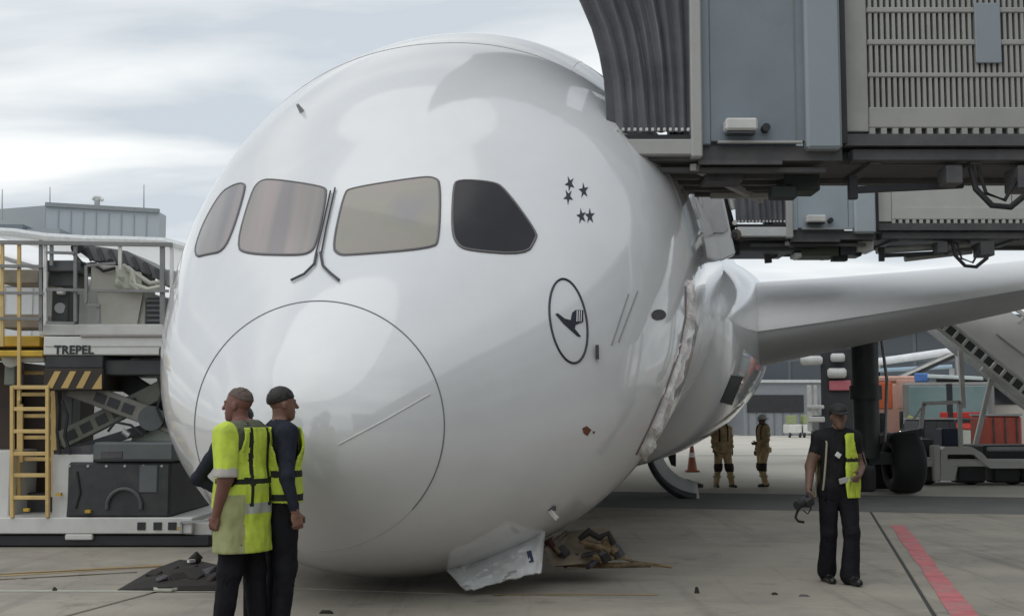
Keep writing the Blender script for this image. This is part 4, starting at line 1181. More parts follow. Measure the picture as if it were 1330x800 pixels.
    def shell(s, name, parent, f_in, region, off, th, mats, classify=None, h=None, k=.02):
        """a garment: the body's own form grown by off, th thick, cut to a region (negative inside)"""
        def f(P):
            d = f_in(P)
            return np.maximum(np.maximum(d - off, -(d - off + th)), region(P))
        pts = np.array([v for v in s.j.values()]); lo = pts.min(0) - .3; hi = pts.max(0) + .3; lo[2] = .2
        V, F = nets(f, lo, hi, h or s.hz)
        if off > .025: V = V + np.array([[noise.noise(Vector((v[0] * 8, v[1] * 8, v[2] * 4))) * .016 + noise.noise(Vector((v[0] * 20, v[1] * 20, v[2] * 9 + 7))) * .008, (noise.noise(Vector((v[0] * 8 + 9, v[1] * 8, v[2] * 4))) * .016 + noise.noise(Vector((v[0] * 21, v[1] * 20, v[2] * 9 + 3))) * .010), 0] for v in V])
        M = np.zeros(len(F)) if classify is None else classify(centers(V, F))
        return mesh_obj(name, [(V, F, M)], mats, parent)
SKIN_D = mat('skin_ruddy', (.17, .075, .055), .55, var=.1, scale=20)
SKIN_M = mat('skin_mid', (.20, .105, .075), .55, var=.1, scale=20)
SKIN_B = mat('skin_olive', (.15, .085, .06), .55, var=.1, scale=20)
HIV = mat('hivis_yellow', (.50, .62, .055), .7, var=.12, scale=9, bump=.25, bscale=18, stain=(.30, .36, .09), stain_amt=.5, stain_scale=5)
HIV2 = mat('hivis_olive', (.30, .31, .14), .7, var=.15, scale=7, bump=.25, bscale=18)
REFL = mat('reflective_grey', (.36, .38, .34), .4, var=.1, scale=12)
STRAP = mat('strap_black', (.025, .028, .022), .6, var=.2, spec=.12)
NAVY = mat('navy_cloth', (.022, .025, .036), .75, var=.25, scale=8, bump=.25, bscale=22, spec=.12)
TROU = mat('black_trousers', (.013, .013, .016), .75, var=.3, scale=8, bump=.25, bscale=20, spec=.12)
BLKT = mat('black_shirt', (.017, .017, .019), .75, var=.3, scale=8, bump=.25, bscale=20, spec=.12)
SHOE = mat('black_shoe', (.012, .012, .012), .35, var=.2)
OLIV = mat('olive_sleeve', (.13, .135, .10), .75, var=.2, scale=9, spec=.12)
HAIRG = mat('grey_hair', (.10, .07, .058), .7, var=.3, scale=40)
HAIRD = mat('dark_hair', (.016, .013, .012), .6, var=.3, scale=40)
PALEC = mat('pale_collar', (.40, .38, .34), .7, var=.1)

def hair(b, parent, m, lift=.007, low=-.02, back=-.05, front=-.05):
    def f(P):
        q = b.skull(P)
        d = s_ell(q, (0, .020, .036), (.078 + lift, .098 + lift, .090 + lift))
        wob = .012 * np.sin(q[..., 0] * 95 + 1) * np.sin(q[..., 1] * 70) + .006 * np.sin(q[..., 0] * 210 + q[..., 2] * 130)
        cut = low + (back - low) * np.clip((q[..., 1] + .01) / .05, 0, 1) - q[..., 2] + wob
        fr = (front + .05) - q[..., 1] + np.where(q[..., 2] > .075, -.2, 0)        # forehead stays bare below the hairline
        fr = -(q[..., 1] - front) - np.clip((q[..., 2] - .045) * 3, -1, .2)
        return np.maximum(np.maximum(d, cut), fr)
    c = np.array(b.j['head']); V, F = nets(f, c - .17, c + .17, .0075)
    V = V + np.array([[noise.noise(Vector(v * 60)) * .004 + noise.noise(Vector(v * 25)) * .004 for v in V]]).T
    return mesh_obj('hair', [(V, F, np.zeros(len(F)))], [m], parent)

def vest(b, parent, hem, split, straps, mats, open_w=.0, armr=.085):
    j = b.j
    def region(P):
        z = P[..., 2]
        r = np.maximum(hem - z, z - (j['neck'][2] + .005))
        for sd in 'LR':
            r = np.maximum(r, -(s_caps(P, np.array(j['sh' + sd]) + np.array([.02 if sd == 'L' else -.02, 0, -.01]), j['el' + sd], armr, .075)))
        r = np.maximum(r, -(s_caps(P, (0, -.06, j['neck'][2] + .03), (0, .02, j['neck'][2] + .02), .085, .075)))
        r = np.maximum(r, np.abs(P[..., 0]) - (.150 + .35 * np.clip(j['shL'][2] - .02 - z, 0, 2)))
        if open_w: r = np.maximum(r, np.where(P[..., 1] < 0, open_w - np.abs(P[..., 0]), -1))
        return r
    tors = lambda P: smin(b.torso(P), s_caps(P, (0, 0, hem - .05), (0, 0, j['belly'][2]), .185 * b.k * b.stout, .165 * b.k * b.stout, 1, 1.4), .04)
    return b.shell('hi_vis_vest', parent, tors, region, .042, .018, mats, classify=straps, h=.0125), tors, region

# ---- man A: back to the camera, bald head with grey fringe
pA = Vector(((320 - 665) / F_PX * 9.2, 9.2, 0))
manA = thing('person', 'bald ruddy-headed man in a long yellow vest with black straps, back turned', 'person', (pA.x, pA.y, 0), R(-118))
bA = Body(1.86, pose=dict(elR=(-.28, .06, 1.18), wrR=(-.16, -.18, 1.08), elL=(.255, .05, 1.15), wrL=(.25, -.03, .90), neck=(0, -.03, 1.495), head=(.0, -.075, 1.655), chest=(0, -.015, 1.33), shL=(.185, -.01, 1.45), shR=(-.185, -.015, 1.445), ankL=(.14, -.06, .09), toeL=(.18, -.23, .03), ankR=(-.14, .04, .09), kneeL=(.11, -.02, .5), kneeR=(-.12, 0, .5)), head_yaw=R(14), stout=1.08, trouser=1.12, sleeve=.26, curl=(.8, 1.0))
bodyA = bA.build('body', manA, [SKIN_D, OLIV, TROU, SHOE])
hair(bA, manA, HAIRG, .002, -.005, -.06, .030)
def strA(C):
    m = np.zeros(len(C)); ax = np.abs(C[:, 0])
    m[(C[:, 2] > .95) & (C[:, 2] < 1.02)] = 1
    m[(ax > .075) & (ax < .108) & (C[:, 2] > .99)] = 2
    m[(C[:, 2] > 1.16) & (C[:, 2] < 1.2)] = 2
    m[(ax > .150) & (C[:, 2] < 1.08)] = 3
    return m
vest(bA, manA, .66, None, strA, [HIV, REFL, STRAP, HIV2])
bA.shell('collar', manA, bA.neckf, lambda P: np.maximum(bA.j['neck'][2] - .03 - P[..., 2], P[..., 2] - bA.j['neck'][2] - .035), .02, .014, [PALEC])
# white inner T-shirt sleeve over the right arm in the photograph
def slv(P): return bA.arm(P, 'L')
bA.shell('short_sleeve', manA, slv, lambda P: np.maximum(1.21 - P[..., 2], -(P[..., 0] - .185)), .026, .02, [HIV, PALEC], classify=lambda C: (C[:, 2] < 1.275).astype(int))
# ---- man B: navy jacket, turned to the right
pB = Vector(((366 - 665) / F_PX * 9.45, 9.45, 0))
manB = thing('person', 'dark-haired man in a navy jacket and short yellow vest, looking right', 'person', (pB.x, pB.y, 0), R(118))
bB = Body(1.86, pose=dict(elL=(.235, .04, 1.15), wrL=(.235, -.02, .90), elR=(-.26, .03, 1.15), wrR=(-.275, -.03, .90), toeL=(.12, -.17, .03)), head_yaw=R(0), trouser=1.10, sleeve=.97, curl=(.7, .8))
bB.build('body', manB, [SKIN_M, NAVY, TROU, SHOE])
hair(bB, manB, HAIRD, .006, -.030, -.085, -.050)
def strB(C):
    m = np.zeros(len(C)); ax = np.abs(C[:, 0])
    m[(C[:, 2] > 1.19) & (C[:, 2] < 1.24)] = 1
    m[(C[:, 2] > 1.02) & (C[:, 2] < 1.07)] = 1
    m[(ax > .05) & (ax < .075) & (C[:, 2] > 1.2)] = 1
    return m
vest(bB, manB, 1.0, None, strB, [HIV, STRAP], armr=.09)
bB.shell('collar', manB, bB.neckf, lambda P: np.maximum(bB.j['neck'][2] - .03 - P[..., 2], P[..., 2] - bB.j['neck'][2] - .03), .018, .014, [PALEC])
# ---- the arm and vest edge of a third man, hidden behind man A
pC = Vector(((317 - 665) / F_PX * 9.75, 9.75, 0))
manC = thing('person', 'dark-sleeved man mostly hidden behind the bald man, only a bent elbow showing', 'person', (pC.x, pC.y, 0), R(170))
bC = Body(1.72, pose=dict(elR=(-.22, .03, 1.15), wrR=(-.20, -.05, .92), elL=(.37, .03, 1.20), wrL=(.17, -.10, 1.05)), sleeve=.97, trouser=1.05)
bC.build('body', manC, [SKIN_M, NAVY, TROU, SHOE])
hair(bC, manC, HAIRD, .008, -.015, -.05, -.04)
vest(bC, manC, .92, None, lambda C: ((np.abs(C[:, 0]) > .10) & (np.abs(C[:, 0]) < .135)).astype(int), [HIV, STRAP])

# ---- woman walking, dark cap
pW = gnd(1091, 757)
wom = thing('person', 'person in black with a peaked cap and half-open yellow vest, carrying a camera', 'person', (pW.x, pW.y, 0), R(6))
bW = Body(1.76, pose=dict(elR=(-.27, .03, 1.16), wrR=(-.33, -.07, .93), elL=(.27, .05, 1.17), wrL=(.16, -.16, 1.08), kneeL=(.095, -.10, .51), ankL=(.06, -.12, .09), toeL=(.08, -.30, .04), kneeR=(-.10, .01, .50), ankR=(-.09, .12, .11), toeR=(-.10, -.06, .03), head=(.01, -.045, 1.655)), sleeve=.27, trouser=1.08, flare=.028, curl=(.7, 1.1), head_yaw=R(-12))
bW.build('body', wom, [SKIN_B, BLKT, TROU, SHOE])
hair(bW, wom, HAIRD, .013, -.05, -.11, -.035)
def capf(P):
    q = bW.skull(P)
    d = s_ell(q, (0, .012, .058), (.098, .118, .082))
    return np.maximum(d, .048 - q[..., 2])
c = np.array(bW.j['head']); V, F = nets(capf, c - .2, c + .2, .0085)
cap = mesh_obj('cap', [(V, F, np.zeros(len(F)))], [mat('cap_black', (.016, .015, .016), .7, var=.2)], wom)
def brimf(P):
    q = bW.skull(P)
    return np.maximum(np.maximum(s_ell(q, (0, -.085, .050), (.085, .115, .06)), np.abs(q[..., 2] - .046 - (q[..., 1] + .1) * .22) - .0065), q[..., 1] + .045)
V, F = nets(brimf, c - .24, c + .24, .007)
mesh_obj('cap_brim', [(V, F, np.zeros(len(F)))], [_M['cap_black']], cap)
def strW(C):
    m = np.zeros(len(C)); m[(C[:, 2] > 1.20) & (C[:, 2] < 1.235)] = 1
    m[C[:, 0] < 0] = 2
    return m
def regW(P):
    z = P[..., 2]; j = bW.j
    r = np.maximum(.84 - z, z - (j['neck'][2] - .0))
    for sd in 'LR': r = np.maximum(r, -s_caps(P, np.array(j['sh' + sd]) + np.array([.02 if sd == 'L' else -.02, 0, 0]), j['el' + sd], .078, .07))
    r = np.maximum(r, -s_caps(P, (0, -.06, j['neck'][2] + .03), (0, .02, j['neck'][2] + .02), .085, .075))
    r = np.maximum(r, np.abs(P[..., 0]) - (.148 + .30 * np.clip(j['shL'][2] - .02 - z, 0, 2)))
    r = np.maximum(r, np.where(P[..., 1] < 0.03, np.where(P[..., 0] > 0, .030 - P[..., 0], 1.0), -1))
    return r
torW = lambda P: smin(bW.torso(P), s_caps(P, (0, 0, .80), (0, 0, 1.05), .185, .17, 1, 1.35), .04)
bW.shell('hi_vis_vest', wom, torW, regW, .034, .015, [HIV, STRAP, mat('vest_lining', (.33, .30, .20), .7)], classify=strW, h=.0115)
bd_ = MB().box((-.045, -.150, 1.265), (.055, .012, .05), ry=R(35)).build('badge', mat('badge_white', (.6, .62, .62), .4), wom, bevel=.004, local=True)
MB().box((.02, -.155, 1.02), (.13, .014, .055), ry=R(-14)).build('belt_pouch', mat('belt_pale', (.36, .35, .33), .6), wom, bevel=.004, local=True)
MB().tube([(-.13, .02, 1.475), (-.14, -.10, 1.38), (-.165, -.125, 1.2), (-.185, -.12, 1.0), (-.19, -.10, .92)], .010, 6).build('pale_strap', mat('strap_pale', (.30, .27, .20), .7), wom, smooth=True, local=True)
# shoulder bag and strap on the far arm
def bag(P): return s_box(P, (.315, .05, 1.02), (.085, .075, .13), .04)
V, F = nets(bag, (.15, -.12, .8), (.5, .25, 1.25), .012)
bg_ = mesh_obj('shoulder_bag', [(V, F, np.zeros(len(F)))], [BLKT], None)
bgE = thing('shoulder_bag', 'black shoulder bag hanging at the elbow of the person in the cap', 'bag', (pW.x, pW.y, 0), R(6))
bg_.name = 'bag_body'; bg_.parent = bgE
MB().tube([(.28, .03, 1.13), (.26, .06, 1.3), (.20, .06, 1.47), (.17, .0, 1.475), (.24, -.02, 1.3), (.30, .0, 1.13)], .012, 6).build('bag_strap', STRAP, bgE, smooth=True, local=True)
# camera with a bent grip hanging from the hand
camE = thing('video_camera', 'black hand-held camera with a curved strap in the walking person\'s hand', 'camera', (pW.x, pW.y, 0), R(6))
wr = Vector(bW.j['wrR'])
h0 = wr + Vector((-.035, -.035, -.09))
MB().box(h0 + Vector((-.01, -.03, -.02)), (.10, .13, .085), rz=R(25), ry=R(-25)).build('camera_body', BLACK, camE, bevel=.012, local=True)
MB().cyl(h0 + Vector((-.05, -.06, -.03)), h0 + Vector((-.14, -.11, -.05)), .036, .042, 16).build('camera_lens', RUBBER, camE, smooth=True, local=True)
MB().bar(h0 + Vector((.0, -.02, .03)), h0 + Vector((.05, .02, .10)), .03).build('camera_grip', RUBBER, camE, local=True)
MB().tube([h0 + Vector(v) for v in ((-.08, -.05, -.06), (-.12, -.06, -.12), (-.135, -.06, -.17), (-.11, -.06, -.205), (-.05, -.06, -.215))], .013, 8).build('camera_strap', STRAP, camE, smooth=True, local=True)
MB().tube([h0 + Vector(v) for v in ((.04, .0, -.03), (.045, .0, -.09), (.01, 0, -.14), (-.03, 0, -.11))], .007, 6).build('camera_cord', STRAP, camE, smooth=True, local=True)

# ---- firefighters
TAN = mat('turnout_tan', (.66, .48, .26), .8, var=.3, scale=7, stain=(.14, .09, .05), stain_amt=.55, stain_scale=6)
PATCH = mat('turnout_dark', (.04, .03, .025), .8, var=.2)
REFY = mat('turnout_band', (.46, .44, .26), .6, var=.1)
def firefighter(px, py, rz, pose, label, helmet_col):
    p = gnd(px, py)
    t = thing('person', label, 'person', (p.x, p.y, 0), rz)
    b = Body(1.66, pose=pose, h=.02, trouser=1.18, stout=1.12, sleeve=.97, curl=(.6, .6))
    b.build('body', t, [SKIN_M, TAN, TAN, SHOE])
    def hf(P):
        q = b.skull(P); d = s_ell(q, (0, .02, .055), (.105, .128, .10)); br = np.maximum(s_ell(q, (0, .03, .03), (.14, .17, .05)), np.abs(q[..., 2] - .03) - .012)
        return np.maximum(smin(d, br, .01), .015 - q[..., 2])
    c = np.array(b.j['head']); V, F = nets(hf, c - .22, c + .22, .012)
    mesh_obj('helmet', [(V, F, np.zeros(len(F)))], [helmet_col], t)
    for nm, z0, z1, g in (('sleeve_band', 0, 0, None),):
        for sd in 'LR':
            b.shell('sleeve_band', t, lambda P: b.arm(P, sd), lambda P: np.abs(np.linalg.norm(P - np.array(b.j['el' + sd]), axis=-1) - .14) - .025, .022, .02, [REFY], h=.016)
    for sd in 'LR':
        b.shell('trouser_band', t, lambda P: b.leg(P, sd), lambda P: np.abs(P[..., 2] - .25) - .03, .022, .02, [REFY], h=.016)
        b.shell('knee_patch', t, lambda P: b.leg(P, sd), lambda P: np.maximum(np.abs(P[..., 2] - .46) - .10, P[..., 1] + .0), .018, .018, [PATCH], h=.016)
    b.shell('jacket_skirt', t, lambda P: s_caps(P, (0, 0, .78), (0, 0, 1.2), .215, .19, 1, 1.3), lambda P: np.maximum(.80 - P[..., 2], P[..., 2] - .92), .02, .02, [TAN], h=.016)
    b.shell('air_strap', t, b.torso, lambda P: np.maximum(np.abs(np.abs(P[..., 0]) - .10) - .02, 1.05 - P[..., 2]), .022, .02, [PATCH], h=.016)
    return t
firefighter(939, 633, R(10), dict(kneeL=(.14, -.08, .50), ankL=(.24, .02, .10), toeL=(.28, -.15, .03), kneeR=(-.12, 0, .5), ankR=(-.14, .1, .09), toeR=(-.15, -.08, .03)), 'firefighter in tan gear striding beside the wing fairing', mat('helmet_pale', (.55, .56, .40), .4))
firefighter(992, 632, R(-70), dict(kneeL=(.10, -.10, .50), ankL=(.10, -.02, .09), toeL=(.11, -.2, .03), kneeR=(-.10, -.02, .5), ankR=(-.10, .12, .09), toeR=(-.10, -.06, .03), elL=(.25, -.02, 1.16), wrL=(.12, -.25, 1.10)), 'firefighter in tan gear and white helmet standing apart by the cone line, turned sideways', mat('helmet_white', (.66, .66, .64), .4))
# ================================================================== WRECKAGE AND LITTER UNDER THE NOSE
PANW = mat('broken_panel_white', (.62, .63, .63), .45, var=.08, scale=5, stain=(.35, .33, .30), stain_amt=.5, stain_scale=4)
RUSTY = mat('rusty_debris', (.20, .14, .075), .8, var=.5, scale=14, stain=(.03, .025, .02), stain_amt=.9, stain_scale=9)
CHAR = mat('charred_debris', (.022, .018, .016), .8, var=.5, scale=12)
pan = thing('crumpled_panel', 'crumpled white fuselage panel lying torn under the nose', 'broken panel', gnd(640, 765))
TLp, TRp, BRp, BLp = at(566, 722, 11.95), at(709, 684, 11.95), at(703, 742, 11.55), at(604, 767, 11.50)
def pan_pt(u, v):
    p = TLp.lerp(TRp, u).lerp(BLp.lerp(BRp, u), v)
    n1 = 1 - 2 * abs(noise.noise(Vector((u * 4.2, v * 2.4 + u * 1.5, 1)))); n2 = 1 - 2 * abs(noise.noise(Vector((u * 8 + v * 4, v * 6, 5))))
    p += Vector((.0, -.10 * (n1 - .5) - .02 * (n2 - .5), .02 * (n2 - .5) * (1 - v)))
    p.y -= .10 * math.sin(PI * u) * math.sin(PI * v) 
    if v > .95: p.z += max(0, .05 * noise.noise(Vector((u * 16, 2, 2))))
    p.z = max(p.z, .012)
    return p
mb = MB(); mb.rings([[pan_pt(u / 26, v / 14) for u in range(27)] for v in range(15)], closed=False)
o = mb.build('panel_sheet', PANW, pan, smooth=True, angle=22)
m = o.modifiers.new('thick', 'SOLIDIFY'); m.thickness = .014
a, b = pan_pt(.84, .42), pan_pt(.87, .70)
MB().bar(a + Vector((0, -.02, 0)), b + Vector((0, -.02, 0)), .045, .012, up=(0, 1, 0)).build('panel_slot', mat('slot_navy', (.03, .035, .09), .5), pan)
MB().tube([at(570, 738, 11.9), at(578, 728, 11.88), at(588, 734, 11.8), at(582, 742, 11.8)], [.02, .05, .04, .02], 7).build('torn_corner', CHAR, pan, smooth=True)
# second plate tucked under the belly
pl = thing('bent_plate', 'dull grey plate bent between the belly and the white panel', 'broken panel', gnd(640, 740))
mb = MB(); P0, P1, P2, P3 = at(558, 698, 12.25), at(655, 680, 12.3), at(682, 690, 12.0), at(572, 725, 11.98)
mb.rings([[P0.lerp(P1, u / 10).lerp(P3.lerp(P2, u / 10), v / 5) + Vector((0, .03 * noise.noise(Vector((u * .5, v * .6, 2))), .03 * noise.noise(Vector((u * .4, v * .5, 8))))) for u in range(11)] for v in range(6)], closed=False)
o = mb.build('plate_sheet', mat('plate_grey', (.33, .33, .32), .5, var=.1, scale=4), pl, smooth=True, angle=28)
m = o.modifiers.new('thick', 'SOLIDIFY'); m.thickness = .012
# wrecked nose gear parts
wr_ = thing('gear_wreckage', 'rusty twisted nose gear wreckage beside the white panel', 'wreckage', gnd(762, 735))
def W(px, py, y=12.5): 
    p = at(px, py, y); p.z = max(p.z, .03); return p
MB().add([W(706, 712, 12.3), W(735, 690, 12.8), W(790, 684, 13.0), W(808, 712, 12.6), W(795, 728, 12.5), W(720, 735, 12.2)], [(0, 1, 2, 3, 4, 5)]).prism([W(708, 716, 12.35), W(738, 694, 12.7), W(800, 715, 12.6), W(790, 730, 12.4), W(722, 736, 12.3)], (0, .5, .0)).build('bent_housing', mat('housing_brown', (.21, .17, .12), .7, var=.3, scale=6), wr_)
for k, (pts, r, m_) in enumerate((
        ([(752, 700), (765, 690), (778, 698), (790, 692), (797, 706)], .035, CHAR), ([(752, 702), (775, 708), (792, 716)], .035, RUSTY), ([(770, 692), (786, 704), (797, 696)], .02, RUSTY),
        ([(760, 706), (778, 712), (788, 704), (800, 716)], .05, RUSTY), ([(712, 700), (724, 722), (738, 734)], .05, mat('wreck_dark_red', (.07, .02, .02), .6, var=.3)), ([(785, 705), (800, 712), (806, 722)], .06, DARKM),
        ([(740, 722), (780, 722), (812, 722)], .035, mat('wreck_tan', (.30, .24, .15), .7, var=.2)), ([(725, 732), (780, 734), (845, 733)], .03, RUSTY), ([(812, 726), (830, 730), (872, 736)], .018, RUSTY))):
    mb = MB(); mb.tube([W(x, y, 12.35 + .02 * k) for x, y in pts], [r * random.uniform(.7, 1.2) for _ in pts], 8); mb.build('twisted_strut', m_, wr_, smooth=True, angle=40)
for k in range(11):
    p = W(random.uniform(720, 812), random.uniform(712, 734), 12.3 + random.uniform(-.15, .2)); mb = MB()
    mb.box(p, (random.uniform(.04, .13), random.uniform(.03, .1), random.uniform(.03, .08)), rz=random.uniform(0, 3), rx=random.uniform(-.8, .8), ry=random.uniform(-.8, .8)); mb.build('broken_fragment', random.choice([RUSTY, CHAR, DARKM]), wr_, bevel=.008)
fl_ = thing('belly_antenna', 'small pale blade antenna bent on the lower belly', 'antenna', (hit(716, 660)[0]))
p, n = hit(716, 660); MB().bar(p - n * .02 + LT * -.03, p + n * .06 + Vector((.02, 0, -.06)), .025, .045).build('blade', OFFW, fl_, bevel=.006); MB().box(p, (.09, .03, .04)).build('blade_foot', DARKM, fl_)
# charred heap at the left by the men
hp = thing('charred_wreckage', 'dark charred jagged wreckage on the apron beside the three men', 'wreckage', gnd(240, 766))
def G(px, py, z=0.0): p = gnd(px, py); return Vector((p.x, p.y, z))
base = [G(152, 767), G(195, 751), G(232, 744), G(262, 744), G(284, 752), G(284, 768), G(232, 768)]
top = [p + Vector((0, .02, h)) for p, h in zip(base, (.01, .08, .14, .12, .14, .06, .05))]
mb = MB(); n = 7
mid = sum(top, Vector((0, 0, 0))) / n + Vector((0, 0, .05))
mb.add(base + top + [mid], [(i, (i + 1) % n, n + (i + 1) % n, n + i) for i in range(n)] + [(n + i, n + (i + 1) % n, 2 * n) for i in range(n)])
mb.build('charred_sheet', CHAR, hp)
MB().tube([G(232, 752, .08), at(243, 735, 13.0), at(258, 722, 13.0), at(261, 726, 13.0)], [.05, .05, .06, .03], 8).build('jagged_arm', CHAR, hp, smooth=True)
for (x, y, s) in ((200, 757, .12), (222, 754, .14), (245, 754, .16), (266, 757, .18), (276, 763, .15), (232, 762, .12), (210, 763, .09), (255, 762, .12)):
    MB().box(G(x, y, .09), (s * 1.2, s * .9, s * .35), rz=random.uniform(0, 3), rx=random.uniform(-.6, .6), ry=random.uniform(-.6, .6)).build('charred_fragment', random.choice([CHAR, CHAR, DARKM]), hp, bevel=.01)
MB().tube([G(195, 764, .02), G(205, 769, .02), G(222, 769, .02), G(238, 766, .02)], .018, 6).build('pale_rim', PALE, hp, smooth=True)
MB().tube([G(264, 738, .02), G(290, 737, .02)], .02, 6).build('thin_bar', RUSTY, hp, smooth=True)
MB().bar(G(244, 749, .16), G(252, 748, .16), .04, .03).build('bright_chip', OFFW, hp)
def litter(px, py, s, label, m=CHAR, rz=.4):
    p = G(px, py, s[2] / 2); t = thing('litter_piece', label, 'litter', (p.x, p.y, 0))
    mb = MB(); mb.add([p + Vector((s[0] * x, s[1] * y, s[2] * z)) for x, y, z in ((-.5, -.3, -.5), (.5, -.5, -.5), (.45, .4, -.5), (-.4, .5, -.5), (-.3, -.1, .45), (.2, -.3, .5), (.3, .2, .2), (-.2, .3, .3))], [(0, 1, 2, 3), (4, 5, 6, 7), (0, 1, 5, 4), (1, 2, 6, 5), (2, 3, 7, 6), (3, 0, 4, 7)])
    mb.build('fragment', m, t, bevel=.004)
litter(905, 770, (.05, .045, .065), 'small upright dark fragment on the bare apron right of the wreckage')
litter(1006, 772, (.07, .05, .025), 'flat dark fragment on the apron near the walking person, left of a greyer one')
litter(1044, 774, (.11, .06, .02), 'thin grey fragment on the apron in front of the walking person', DARKM)
litter(71, 767, (.05, .045, .04), 'dark lump at the end of the pale line, far from the wreckage')
litter(424, 796, (.13, .07, .03), 'dark torn scrap on the apron beside the feet of the man in the navy jacket')
# curved cowl shell resting on the apron
cw = thing('curved_cowl_panel', 'curved grey cowl panel with a dark rim standing on the apron under the fuselage', 'broken panel', gnd(872, 644))
c0 = at(910, 575, 25.0)
def arcp(rad, ang, dy): return Vector((c0.x + rad * math.cos(ang), c0.y + dy, c0.z + 1.02 * rad * math.sin(ang)))
mb = MB(); rows = []
for dy in (0, .25, .5, .8):
    rows.append([arcp(1.08 - .1 * dy, R(lerp(178, 262, k / 18)), dy) for k in range(19)])
mb.rings(rows, closed=False); o = mb.build('cowl_skin', mat('cowl_grey', (.40, .41, .41), .4, var=.06), cw, smooth=True)
m = o.modifiers.new('thick', 'SOLIDIFY'); m.thickness = .04
MB().tube([arcp(1.09, R(lerp(176, 264, k / 18)), -.01) for k in range(19)], [lerp(.05, .10, k / 18) for k in range(19)], 8).build('cowl_rim', DARKM, cw, smooth=True)
mb = MB(); rows = []
for dy in (-.02, .14, .34):
    rows.append([arcp(1.06 - .95 * dy + .04, R(lerp(176, 268, k / 14)), dy) for k in range(15)])
mb.rings(rows, closed=False); o = mb.build('inner_liner', mat('liner_pale', (.62, .63, .62), .5), cw, smooth=True); m = o.modifiers.new('thick', 'SOLIDIFY'); m.thickness = .03
MB().prism([at(861, 574, 25.6), at(878, 566, 25.6), at(878, 606, 25.6), at(872, 604, 25.6)], (0, .06, 0)).build('torn_lining', BLACK, cw)
p = gnd(893, 634); MB().tube([p + Vector((-.5, .2, .06)), p + Vector((0, 0, .12)), p + Vector((.35, -.05, .05))], [.10, .09, .04], 8).build('rim_fragment', DARKM, cw, smooth=True)
# traffic cone
pc = gnd(899, 612); cone = thing('traffic_cone', 'brownish-red traffic cone on the apron beyond the curved cowl panel', 'traffic cone', (pc.x, pc.y, 0))
CO = mat('cone_red', (.24, .075, .035), .6, var=.2)
MB().bb(pc.x - .2, pc.x + .2, pc.y - .2, pc.y + .2, -.01, .04).build('cone_base', CO, cone, bevel=.01)
MB().cyl((pc.x, pc.y, .04), (pc.x, pc.y, .9), .15, .03, 16).build('cone_body', CO, cone, smooth=True)
MB().cyl((pc.x, pc.y, .42), (pc.x, pc.y, .56), .108, .085, 16).build('cone_band', OFFW, cone, smooth=True)

# ================================================================== BEHIND, RIGHT
GZ = -.02
def wheel(x, y, r, w, parent, ax=Vector((1, 0, 0))):
    t = tyre(MB(), (x, y, r + GZ), r, w, 20, ax).build('wheel', RUBBER, parent, smooth=True)
    MB().cyl(Vector((x, y, r + GZ)) - ax * w * .4, Vector((x, y, r + GZ)) + ax * w * .4, r * .55, r * .55, 14).build('wheel_rim', GALV, t, smooth=True)
# main terminal: dark glazed block
FAC = mat('terminal_dark', (.07, .085, .10), .35, var=.1, scale=.1)
FAC2 = mat('terminal_band', (.13, .15, .165), .5, var=.1, scale=.1)
mt = thing('glass_terminal', 'long dark glazed terminal across the far side of the apron', 'building', (30, 118, 0))
MB().bb(6, 110, 115, 140, GZ, 10.2).build('main_wall', FAC2, mt)
for r_ in range(3):
    for k in range(26):
        x = 6.6 + k * 3.9
        MB().bb(x, x + 3.5, 114.86, 115.0, 1.2 + r_ * 3.1, 3.6 + r_ * 3.1).build('window', FAC, mt)
MB().bb(5, 111, 113.5, 141, 10.25, 11.0).build('roof', mat('terminal_roof', (.10, .11, .12), .6), mt)
# low grey shed with dark band
sh = thing('grey_shed', 'low grey freight shed with pale roof edge and dark door band beyond the firefighters', 'building', (at(1020, 545, 105).x, 110, 0))
a = at(965, 497, 105); b = at(1066, 497, 105)
MB().bb(a.x, b.x, 105, 113, GZ, a.z).build('shed_wall', mat('shed_grey', (.22, .235, .255), .5, var=.08), sh)
MB().bb(a.x - .2, b.x + .2, 104.7, 113.2, a.z + .005, a.z + .25).build('roof_edge', mat('shed_edge', (.5, .51, .52), .5), sh)
q = at(970, 522, 105); MB().bb(a.x + .3, b.x - 1.5, 104.9, 104.995, q.z - .9, q.z + .6).build('door_band', BLACK, sh)
for k in range(9):
    x = lerp(a.x, b.x, (k + .5) / 9); MB().bb(x, x + .08, 104.93, 104.99, 0, a.z - 1.4).build('wall_rib', FAC2, sh)
# light gantry beam on the facade
for (x0, x1, y0, y1, h, m_, lb) in ((1140, 1244, 470, 455, .45, mat('gantry_white', (.75, .77, .8), .4), 'bright white gantry pipe crossing in front of the glazed terminal'), (1140, 1236, 481, 476, .25, mat('gantry_blue', (.33, .45, .55), .4), 'thin pale blue gantry pipe just under the bright white one')):
    p, q = at(x0, y0, 70), at(x1, y1, 70); t = thing('gantry_pipe', lb, 'pipe', (p.x, 70, 0))
    MB().cyl(p, q, h / 2, h / 2, 10).build('pipe', m_, t, smooth=True)
    for e in (p, q): MB().bb(e.x - .12, e.x + .12, 69.9, 70.1, GZ, e.z - h * .4).build('post', GALV, t)
